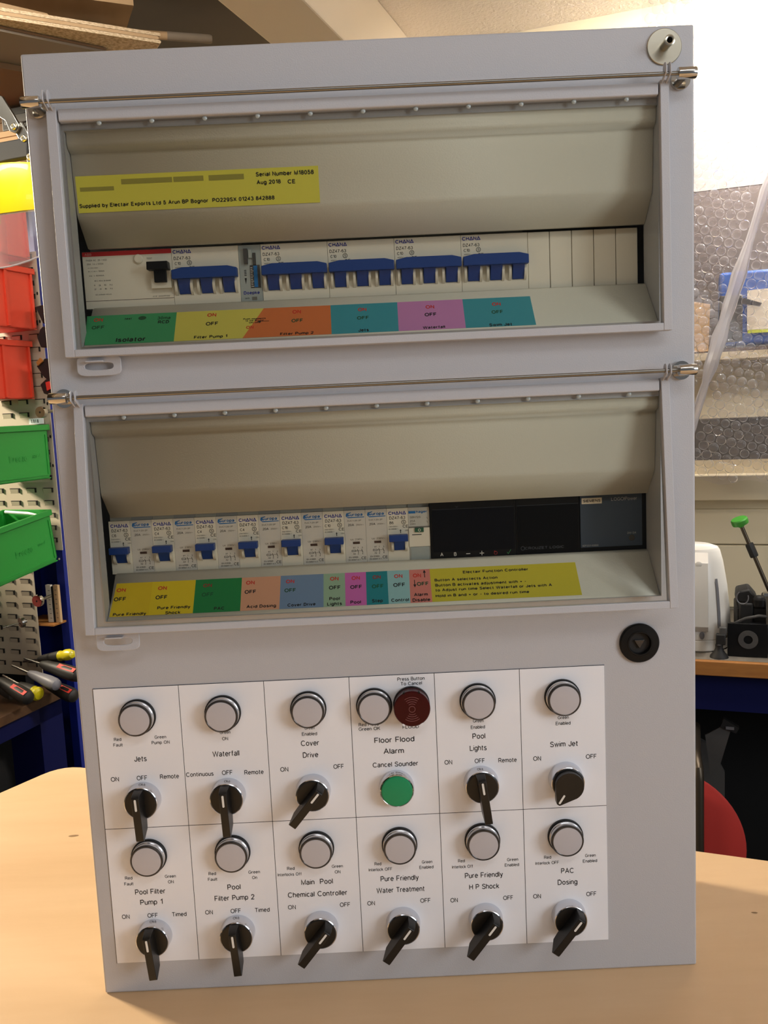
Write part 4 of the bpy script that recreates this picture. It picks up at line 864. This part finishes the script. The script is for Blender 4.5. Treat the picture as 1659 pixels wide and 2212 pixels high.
# lower bench with the pile of hand tools
lb = rt('tool_bench', 'dark blue low bench with a wooden top under the pile of hand tools', 'bench', -1.6, .8, -.95)
m = MB(); m.box(-.4, .336, -.5, .28, .742, .766, 'bench_brown'); m.build('top', lb, bevel=.002)
m = MB(); m.box(-.4, .325, .2, .28, 0, .742, 'navy'); m.box(.300, .325, -.5, .28, .700, .742, 'navy'); m.box(.300, .325, -.5, .28, 0, .08, 'navy'); m.build('frame', lb)
m = MB(); m.box(-.4, .23, -.48, .2, .02, .74, 'shade_black'); m.build('interior_shade', lb)  # solid near-black block in place of a shaded interior
def handle(label, p0, p1, r, col, cap=None, capc=None, stripe=False, nm='screwdriver', bb=1.02):
    r *= 1.2; a0, z0 = p0; a1, z1 = p1; z0 += .004; z1 += .004; ln = math.hypot(a1-a0, z1-z0)
    ax = Vector((a1-a0, -.25*ln, z1-z0)); L_ = ax.length; Q = ax.to_track_quat('Z', 'Y').to_matrix().to_4x4()
    t = rt(nm, label, 'hand tool', a0, bb, z0, 'hand tools piled on the low bench')
    m = MB(); c0 = .6 if cap else 1.0
    m.lathe([(r*.45, -.02), (r*.72, 0), (r*.85, L_*.3), (r, L_*.6)]+([] if cap else [(r, L_*.85), (r*.85, L_*.96), (r*.45, L_*1.01), (r*.1, L_*1.02)]), 20, col, Q); m.build('handle', t)
    if cap:
        m = MB(); m.lathe([(r*.98, L_*.58), (r*.8, L_*.68), (r*1.04, L_*.8), (r*1.0, L_*.9), (r*.7, L_*1.0), (r*.2, L_*1.03)], 20, capc, Q); m.build('end_cap', t)
    if stripe:
        m = MB(); n = 8; vs = []
        for i in range(n+1):
            f = .45+.5*i/n
            for w_ in (-.32, .32): vs.append((r*1.02*math.sin(w_), r*1.02*math.cos(w_), L_*f))
        l_ = Q.to_3x3().inverted() @ Vector((0.1, -0.55, 0.8)); stripe = math.degrees(math.atan2(-l_.x, l_.y))
        m.add(vs, [(2*i, 2*i+1, 2*i+3, 2*i+2) for i in range(n)], 'handle_red', Q @ Matrix.Rotation(R(stripe), 4, 'Z')); m.build('grip_stripe', t)
    m = MB(); m.lathe([(.003, -.09), (.003, -.015)], 10, 'steel', Q); m.build('shaft', t)
handle('yellow ended black screwdriver handle, topmost of the tool pile', (-1.31, -.112), (-1.196, -.086), .0115, 'handle_black', True, 'handle_yellow', bb=1.072)
handle('thick black grip with an orange red top stripe sticking out furthest right of the pile', (-1.27, -.117), (-1.148, -.126), .0150, 'handle_black', stripe=250, nm='pliers', bb=1.035)
handle('mid grey plastic handle in the middle of the tool pile', (-1.28, -.132), (-1.194, -.145), .0128, 'handle_grey', nm='screwdriver', bb=1.002)
handle('black grip with a red forked stripe pointing at the viewer in the tool pile', (-1.325, -.136), (-1.226, -.160), .0150, 'handle_black', stripe=290, nm='pliers', bb=.946)
handle('silver grey handle at the left frame edge of the tool pile', (-1.40, -.138), (-1.318, -.153), .0145, 'handle_silver', bb=.905)
handle('short yellow handle end at the bottom of the tool pile', (-1.29, -.155), (-1.236, -.166), .0135, 'handle_black', True, 'handle_yellow', bb=.978)
handle('black grip with a thin red stripe, lowest at the right of the pile', (-1.26, -.165), (-1.170, -.180), .0150, 'handle_black', stripe=260, nm='pliers', bb=1.03)
handle('dark grey handle end at the lower left of the tool pile', (-1.42, -.158), (-1.368, -.167), .0130, 'dark_grey', bb=.862)
handle('small dark handle between the silver one and the red striped one', (-1.37, -.158), (-1.305, -.168), .0120, 'dark_grey', bb=.972)
# dark ribbed crate behind the post
m = MB(); m.box(-.05, .08, 0, .2, 0, .47, 'dark_brown')
for k in range(12): m.box(-.055, .085, -.006, 0, .02+.036*k, .034+.036*k, 'dark_grey')
m.box(-.06, .09, -.008, .2, .47, .485, 'grey_card')
rm(m, 'ribbed_crate', 'dark ribbed crate between the blue upright and the control panel', 'crate', -1.40, 1.32, -.95)

# face shield hanging at the left edge
fs_ = rt('face_shield', 'yellow face shield with a clear visor hanging at the left edge', 'face shield', -.945, .72, .915)
m = MB(); n = 20; prof = [(.30, .036), (.985, .040), (1.0, .036), (1.035, .005), (1.045, -.025), (1.03, -.037), (.97, -.039), (.96, -.03), (.97, .03)]
vs = []; fs = []
for i in range(n+1):
    t = R(-180+200*i/n); 
    for rr, z in prof: vs.append((.098*rr*math.cos(t), .11*rr*math.sin(t)+.05, z+.010*math.sin(t)**2*(1 if z < 0 else .6)-(.012 if z < 0 else .004)*math.sin(t)**2*2))
q = len(prof)
for i in range(n): fs += [(i*q+j, i*q+(j+1) % q, (i+1)*q+(j+1) % q, (i+1)*q+j) for j in range(q)]
fs += [tuple(range(q)), tuple(n*q+j for j in range(q))][0:2]
m.add(vs, fs, 'yellow_plastic', Matrix.Translation((-.02, .02, 0))); m.build('brow_guard', fs_, label='bright yellow brow guard')
m = MB(); vs = []; fs = []
for i in range(n+1):
    t = R(-175+190*i/n); low = -.062-.085*max(0, math.cos((t+R(90))*0.95))
    for k in range(6): vs.append((.1*math.cos(t)-.02, .112*math.sin(t)+.07, -.025+(low+.025)*k/5))
for i in range(n): fs += [(i*6+k, i*6+k+1, (i+1)*6+k+1, (i+1)*6+k) for k in range(5)]
m.add(vs, fs, 'visor'); m.tube([(.1005*math.cos(R(-175+190*i/n))-.02, .1125*math.sin(R(-175+190*i/n))+.07, -.062-.085*max(0, math.cos((R(-175+190*i/n)+R(90))*.95))) for i in range(n+1)], .0016, 8, 'film_tube')
v_ = m.build('visor', fs_, label='clear curved visor'); 
# riveted steel arm above it
ar = rt('riveted_arm', 'riveted steel linkage arm with a black grip above the yellow face shield', 'tool', -.955, .735, 1.03)
m = MB(); m.prism([(-.06, .075), (-.022, .058), (.0, .022), (.012, .0), (.002, -.012), (-.012, -.006), (-.02, .014), (-.06, .04)], -.003, .003, 'steel', XY); m.build('link', ar, bevel=.001)
m = MB(); m.prism([(.004, .01), (.014, .008), (.026, -.016), (.032, -.036), (.018, -.04), (.002, -.02), (-.006, -.004)], .003, .007, 'steel', XY); m.build('link', ar, bevel=.001)
for x, z in ((.001, .0), (.021, -.024), (.031, -.058)): m = MB(); m.lathe([(.0065, 0), (.0065, .002), (.005, .004), (.0035, .0045), (.0025, .002)], 20, 'zinc', Matrix.Translation((x, -.004, z)) @ FRONT()); m.build('rivet', ar)
m = MB(); m.box(-.07, .026, -.004, .012, -.058, -.022, 'black_rubber'); m.build('grip', ar, bevel=.003, label='black grip')
m = MB(); m.prism([(.022, -.03), (.04, -.05), (.042, -.09), (.024, -.085), (.018, -.06)], .0, .006, 'zinc', XY); m.build('bracket', ar, bevel=.001)

# high shelf with flattened cartons, their edges running away to the right
sh = rt('high_shelf', 'dark timber shelf under the stack of flattened cartons', 'shelf', -1.2, 1.0, 1.146)
m = MB(); m.box(-.6, .16, .14, .5, .022, .042, 'shade_and_timber'); m.build('board', sh)
m = MB(); m.box(.12, .14, .22, .5, -.10, .022, 'shade_and_timber'); m.build('bracket', sh)
def carton(label, a, b, z, phi, ln, dp, th, mats, plies=1):
    m = MB()          # local x runs along the visible edge, its right end at the origin
    for k in range(plies):
        h = th/plies; e = .004*(k % 2)
        m.prism([(-ln, k*h+.0003), (-e-.002, k*h+.0003), (-e, k*h+h*.3), (-e, k*h+h*.75), (-e-.003, (k+1)*h-.0003), (-ln, (k+1)*h-.0003)], -dp, 0, mats[k % len(mats)], Matrix(((1, 0, 0, 0), (0, 0, -1, 0), (0, 1, 0, 0), (0, 0, 0, 1))))
    return rm(m, 'flattened_carton', label, 'carton', a, b, z, 'flattened cartons on the high shelf', rot=(0, 0, -TH+R(phi)))
carton('dark brown carton flap, lowest in the carton stack', -.98, .97, 1.188, 56, .60, .40, .012, ['cardboard_dark'])
carton('thin grey brown boards low in the carton stack', -.855, .90, 1.2005, 56, .55, .40, .010, ['grey_card', 'cardboard_dark'], 2)
carton('three ply corrugated boards reaching furthest right in the lower carton stack', -.752, .93, 1.2115, 48, .55, .40, .020, ['cardboard_edge', 'cardboard', 'cardboard_edge'], 3)
carton('short light brown board with a clean cut end in the middle of the carton stack', -.905, .85, 1.2325, 47, .5, .36, .017, ['cardboard_edge', 'cardboard'], 3)
carton('folded cream carton with a rounded edge, topmost at the left of the carton stack', -.945, .85, 1.2515, 57, .5, .36, .020, ['cardboard_edge', 'cardboard'], 2)
# cardboard postal tube with a blue grey sleeve
tb = rt('postal_tube', 'long cardboard tube with a blue grey sleeve lying on the carton stack', 'tube', -.975, .945, 1.2845)
Q = Vector((math.cos(R(36)), math.sin(R(36)), 0)).to_track_quat('Z', 'Y').to_matrix().to_4x4()
m = MB(); m.lathe([(.0084, -.35), (.0084, .205)], 20, 'cardboard', Q); m.build('tube_body', tb)
m = MB(); m.lathe([(.0092, .0), (.0092, .066)], 20, 'tube_blue', Q); m.build('sleeve', tb, label='blue grey sleeve')
for h in (.067, .074): m = MB(); m.lathe([(.0095, h), (.0095, h+.004)], 20, 'white_mark', Q); m.build('ring', tb, label='white ring')
m = MB(); m.lathe([(.0090, .195), (.0090, .285), (.0075, .289)], 20, 'grey_card', Q); m.build('end_wrap', tb, label='grey taped end')
m = MB(); m.box(-.5, 0, 0, .25, 0, .055, 'cardboard'); m.box(-.5, .002, -.003, 0, .04, .057, 'cardboard')
rm(m, 'cardboard_box', 'large light brown cardboard box above the flattened cartons', 'box', -.815, .94, 1.298, rot=(0, 0, -TH+R(43)))
m = MB(); m.box(-.4, .09, 0, .07, 0, .05, 'cardboard_dark'); m.box(-.4, .092, -.003, 0, .04, .052, 'cardboard_dark'); rm(m, 'cardboard_box', 'dark brown cardboard box under the high shelf', 'box', -1.24, 1.055, 1.132)
m = MB(); m.box(-.03, .06, -.04, .0, 0, .046, 'black_rubber'); m.box(-.02, .05, -.044, -.04, .01, .03, 'dark_grey'); rm(m, 'black_case', 'small black case in front of the dark brown box', 'case', -1.195, 1.045, 1.134, bevel=.004)
m = MB(); m.box(-.5, .12, 0, .10, 0, .11, 'paper_brown'); m.box(-.5, .122, -.003, 0, .10, .112, 'paper_brown'); rm(m, 'plywood_box', 'pale tan wooden box behind the riveted arm', 'box', -1.30, 1.0, 1.018)

# ------------------------------------------------------------------ right side: bubble wrap, back bench and what stands on it
m = MB(); NX, NZ = 26, 64; a0, b0 = .12, 1.28; p = .0200; pz = .01732
def wrapb(x, z):       # gentle waves of the hanging film
    return .012*math.sin(x*14+z*5)+.008*math.sin(z*17+x*9)+.02*(z-.7)**2-.03
def pt(x, z, h=0): return (x, wrapb(x, z)-h, z)
def bottom(x): return .300-.06*max(0, x-.26)+.006*math.sin(x*60)
gx = [.14+.012*i for i in range(45)]; gz = [i/60 for i in range(61)]
vs = []; fs = []
for z in gz:
    for x in gx: vs.append(pt(x, bottom(x)+(1.30-bottom(x))*z))
nx = len(gx)
for j in range(60): fs += [(j*nx+i, j*nx+i+1, (j+1)*nx+i+1, (j+1)*nx+i) for i in range(nx-1)]
m.add(vs, fs, 'clear_film')
rot = R(-14)
for j in range(-30, 80):
    for i in range(-40, 60):
        u = (i+.5*(j % 2))*p; v = j*pz; x = .35+u*math.cos(rot)-v*math.sin(rot); z = .35+u*math.sin(rot)+v*math.cos(rot)
        if not (.15 < x < .62 and bottom(x)+.008 < z < 1.28): continue
        if abs((x-.215)-(z-.36)*.30) < .014: continue
        rr = .0093*random.uniform(.93, 1.05); hh = .006*random.uniform(.5, 1.1); sx = random.uniform(-.002, .002); sz = random.uniform(-.003, .001)
        vs = []; seg = 12
        for f, h in ((1.0, 0), (.97, .55), (.75, .9), (.35, 1.0)):
            for k in range(seg):
                t = 2*math.pi*k/seg; q = pt(x+rr*f*math.cos(t)+sx*h, z+rr*f*math.sin(t)+sz*h, hh*h+.0003); vs.append(q)
        fs = [(a*seg+k, a*seg+(k+1) % seg, (a+1)*seg+(k+1) % seg, (a+1)*seg+k) for a in range(3) for k in range(seg)]+[tuple(3*seg+k for k in range(seg))]
        m.add(vs, fs, 'clear_film')
bw = rm(m, 'bubble_wrap', 'sheet of clear bubble wrap hanging at the right of the control panel', 'bubble wrap', 0, b0, 0)
m = MB(); m.tube([pt(.215+(z-.36)*.30, z, .006) for z in [.38+.03*i for i in range(30)]], [.007+.007*math.sin(i*.19)**2+.002*math.sin(i*1.3)+.0015*math.sin(i*2.9) for i in range(30)], 10, 'film_tube'); m.build('taped_fold', bw, label='milky diagonal fold')

# things behind the wrap, on the ledge
m = MB(); m.box(-.30, .6, 0, .02, 0, .17, 'light_fade_strip'); rm(m, 'light_fade_strip', 'grey brown strip painting the fade of light above the brown board, behind the bubble wrap', 'board', .2, 1.57, .942)  # added strip; its mid tone imitates light falling off below the tube
m = MB(); m.box(-.30, .6, 0, .02, 0, .36, 'pinboard'); m.box(-.30, .6, -.006, 0, -.012, .0, 'dark_brown'); rm(m, 'brown_board', 'brown board on the wall behind the bubble wrap', 'board', .2, 1.57, .58)
m = MB(); m.box(-.05, .6, 0, .1, 0, .09, 'dark_grey'); rm(m, 'dark_box', 'dark box on the wall ledge behind the lower bubble wrap', 'box', .26, 1.44, .33)
bb = rt('blue_case', 'blue plastic case with a cream label behind the bubble wrap', 'case', .287, 1.40, .578)
m = MB(); m.box(0, .26, 0, .1, 0, .155, 'bag_blue'); m.box(.0, .05, -.001, .03, .004, .11, 'dark_grey'); m.build('case_body', bb, bevel=.006)
m = MB(); m.prism([(.055, .03), (.2, .028), (.2, .118), (.055, .113)], .001, .004, 'bag_label', XY @ Matrix.Translation((0, 0, -.006))); m.prism([(.056, .024), (.2, .022), (.2, .030), (.056, .031)], .001, .0045, 'bag_lime', XY @ Matrix.Translation((0, 0, -.006))); m.build('label', bb, label='cream label with a lime green edge')
m = MB(); m.prism([(.034, .088), (.08, .078), (.084, .084), (.05, .097), (.036, .098)], 0, .004, 'black_rubber', XY @ Matrix.Translation((0, 0, -.012))); m.build('strap', bb, label='dark strap end')
m = MB(); m.prism([(-.05, 0), (.03, 0), (.034, .10), (.0, .108), (-.05, .1)], 0, .05, 'paper_brown', XY); rm(m, 'paper_bag', 'crumpled light brown paper bag behind the bubble wrap beside the control panel', 'bag', .235, 1.41, .57)
m = MB(); m.box(-.1, .6, 0, .13, 0, .016, 'wall_cream'); sh2 = rm(m, 'wall_shelf', 'narrow wall shelf behind the bubble wrap', 'shelf', .2, 1.40, .55)

bk = rt('back_bench', 'blue workbench along the back wall with a worn grey top', 'workbench', .6, 1.15, -.95)
m = MB(); m.box(-.9, 1.6, .0, .44, .874, .904, 'grey_top'); m.build('top', bk)
m = MB(); m.box(-.9, 1.6, -.012, 0, .874, .904, 'wood_edge'); m.build('front_edge', bk, bevel=.002, label='brown wooden front edge')
m = MB(); m.box(-.9, 1.6, .03, .05, .79, .874, 'navy'); m.build('apron', bk)
m = MB(); m.box(-.9, 1.6, .40, .42, 0, .874, 'shade_black'); m.build('back_panel', bk)  # near-black sheet painting the shade under the bench
for x in (-.85, 1.55): m = MB(); m.box(x-.03, x+.03, .04, .1, 0, .874, 'navy'); m.build('leg', bk)

kt = rt('kettle', 'white plastic jug kettle at the edge of the control panel', 'kettle', .237, 1.262, -.046)
Z = Matrix.Identity(4)
m = MB(); m.lathe([(.066, .026), (.0685, .05), (.067, .08), (.062, .13), (.054, .18), (.048, .203), (.044, .209), (.03, .214), (.001, .215)], 40, 'kettle_white'); m.build('jug', kt)
m = MB(); m.lathe([(.062, 0), (.066, .003), (.066, .022), (.064, .025)], 40, 'kettle_white'); m.build('base', kt)
m = MB(); m.box(-.016, .024, -.004, .004, 0, .001, 'kettle_white')
pth = [(-.052, .205), (-.085, .19), (-.092, .15), (-.092, .10), (-.088, .06), (-.066, .045)]
vs = [(x, y-(.004*s), z) for (y, z) in pth for s in (0, 1) for x in (-.017, .024)]
fs = []
for i in range(len(pth)-1):
    o = 4*i; fs += [(o+2, o+3, o+7, o+6), (o, o+4, o+5, o+1), (o, o+2, o+6, o+4), (o+1, o+5, o+7, o+3)]
m.v = []; m.f = []; m.m = []; m.add(vs, fs, 'kettle_white'); m.build('handle', kt, bevel=.002)
m = MB(); m.lathe([(.007, 0), (.007, .003), (.005, .004)], 20, 'kettle_white', Matrix.Translation((.006, -.0862, .186)) @ FRONT()); m.build('lid_button', kt)
m = MB(); vs = []; q = [(.0685, .05), (.0672, .08), (.0625, .13), (.059, .15)]
for r_, z in q:
    for t in (-52, -46): vs.append(((r_+.0012)*math.cos(R(t)), (r_+.0012)*math.sin(R(t)), z))
m.add(vs, [(2*i, 2*i+1, 2*i+3, 2*i+2) for i in range(3)], 'gauge'); m.build('water_gauge', kt, label='grey water level window')
m = MB(); m.lathe([(.006, 0), (.006, .0015), (.005, .002)], 16, 'gauge', Matrix.Translation((.012, -.0666, .036)) @ Matrix.Diagonal((.8, 1, 1.3, 1)) @ FRONT()); m.build('switch', kt)

rd = rt('clamp_rod', 'slanted dark rod with a green knob leaning against the back wall', 'clamp rod', .415, 1.32, -.02)
d = Vector((-.088, .0, .222)); Q = d.to_track_quat('Z', 'Y').to_matrix().to_4x4(); Lr = d.length
m = MB(); m.lathe([(.0042, -.03), (.0042, Lr)], 14, 'rust_steel', Q); m.build('rod', rd)
m = MB(); m.lathe([(.008, Lr-.075), (.0085, Lr-.072), (.0085, Lr-.048), (.008, Lr-.045)], 8, 'black_rubber', Q); m.build('collar', rd)
Q2 = Vector((-.25, -.15, .75)).to_track_quat('Z', 'Y').to_matrix().to_4x4()
m = MB(); m.lathe([(.006, -.006), (.008, -.001), (.0165, 0), (.0172, .003), (.0172, .010), (.0155, .0125), (.004, .0128)], 28, 'knob_green', Matrix.Translation(d) @ Q2); m.build('knob', rd, label='green knob')

mt = rt('machine_mount', 'black machine mount with a round bore in its front plate', 'machine', .335, 1.18, -.046)
m = MB(); o_ = [(-.038, -.0), (.036, -.0), (.036, .07), (-.038, .07)]
m.box(-.038, .036, 0, .012, 0, .068, 'black_plastic'); m.build('front_plate', mt, bevel=.001)
m = MB(); X = FRONT(-.0005) @ Matrix.Translation((.0, .036, 0)); m.ring(circle(0, 0, .0185, 32), circle(0, 0, .0085, 32), 0, .002, 'dark_grey', X); m.build('bore_ring', mt, label='dark grey bore ring')
m = MB(); m.box(-.022, .12, .03, .12, 0, .095, 'black_rubber'); m.box(.03, .12, .02, .10, .095, .112, 'black_rubber'); m.box(-.016, .012, .025, .08, .06, .104, 'black_rubber'); m.prism([(-.022, .104), (.014, .10), (.020, .112), (.004, .132), (-.02, .126)], .03, .09, 'black_rubber', XY); m.lathe([(.012, 0), (.012, .02), (.006, .024)], 12, 'black_rubber', Matrix.Translation((.022, .03, .095))); m.box(.045, .055, .0, .03, .02, .1, 'dark_grey'); m.build('housing', mt, bevel=.004)
m = MB(); m.tube([(-.01+.011*math.cos(R(t)), .012, .118+.013*math.sin(R(t))) for t in range(120, 400, 20)], .0012, 8, 'gauge'); m.tube([(-.024, .01, .066), (-.005, .004, .078), (.02, .004, .084), (.05, .006, .082)], .0028, 10, 'dark_grey'); m.build('cable', mt)
m = MB(); m.lathe([(.0045, .06), (.0045, .125)], 12, 'steel', Matrix.Translation((.037, .006, 0))); m.box(.028, .06, -.002, .014, .125, .131, 'chrome'); m.build('bolt', mt, label='bright steel bolt')
ft = rt('suction_foot', 'small black rubber suction foot beside the machine mount', 'foot', .281, 1.17, -.046)
m = MB(); m.lathe([(.018, 0), (.017, .004), (.010, .012), (.007, .02), (.008, .026), (.004, .03)], 24, 'black_rubber'); m.build('cup', ft)
m = MB(); m.box(-.006, .012, -.006, .008, .026, .048, 'black_rubber'); m.box(0, .014, -.004, .006, .045, .062, 'dark_grey'); m.build('stem', ft, bevel=.002)

rl = rt('cable_reel', 'red cable reel with a worn steel tube handle under the back bench', 'cable reel', .176, 1.0, -.36)
for y in (0, .10): m = MB(); m.lathe([((.145 if y == 0 else .10), 0), ((.148 if y == 0 else .10), .004), (.142 if y == 0 else .1, .006), (.07, .002), (.06, -.006), (.02, -.006)], 64, 'reel_red', Matrix.Translation((0, y, 0)) @ FRONT()); m.build('flange', rl, label='red flange')
m = MB(); m.lathe([(.08, -.10), (.08, -.005)], 40, 'black_rubber', FRONT()); m.build('drum', rl)
m = MB(); m.tube([(.065, -.03, -.59), (.065, -.03, .14), (.064, -.024, .158), (.062, -.01, .168), (.06, .02, .17), (.06, .16, .17), (.06, .19, .16), (.06, .2, -.59)], .0095, 16, 'rust_steel'); m.build('tube_handle', rl, label='worn steel tube handle')
m = MB(); m.tube([(-.065, -.03, -.59), (-.065, -.03, .16), (-.06, .2, .16), (-.06, .2, -.59)], .0095, 16, 'rust_steel'); m.tube([(-.065, -.03, 0), (.065, -.03, 0)], .008, 12, 'rust_steel'); m.build('stand', rl)
m = MB(); m.box(-.2, .06, 0, .012, 0, .62, 'dark_grey'); m.prism([(-.2, .62), (.06, .62), (.03, .68), (-.05, .72), (-.2, .74)], 0, .012, 'dark_grey', XY); rm(m, 'leaning_board', 'dark grey board standing behind the red cable reel', 'board', .235, 1.27, -.95)
hn = rt('hand_saw', 'dark hand tool with a grey blade hung behind the cable reel', 'hand tool', .285, 1.22, -.22)
m = MB(); m.prism([(-.03, -.01), (.012, .018), (.02, .006), (.0, -.07), (-.02, -.09)], 0, .004, 'dark_grey', XY); m.build('blade', hn)
m = MB(); m.prism([(.0, .012), (.03, .0), (.036, .012), (.006, .03)], -.004, .01, 'black_rubber', XY); m.box(.01, .026, -.006, -.004, .008, .014, 'gauge'); m.build('handle', hn)
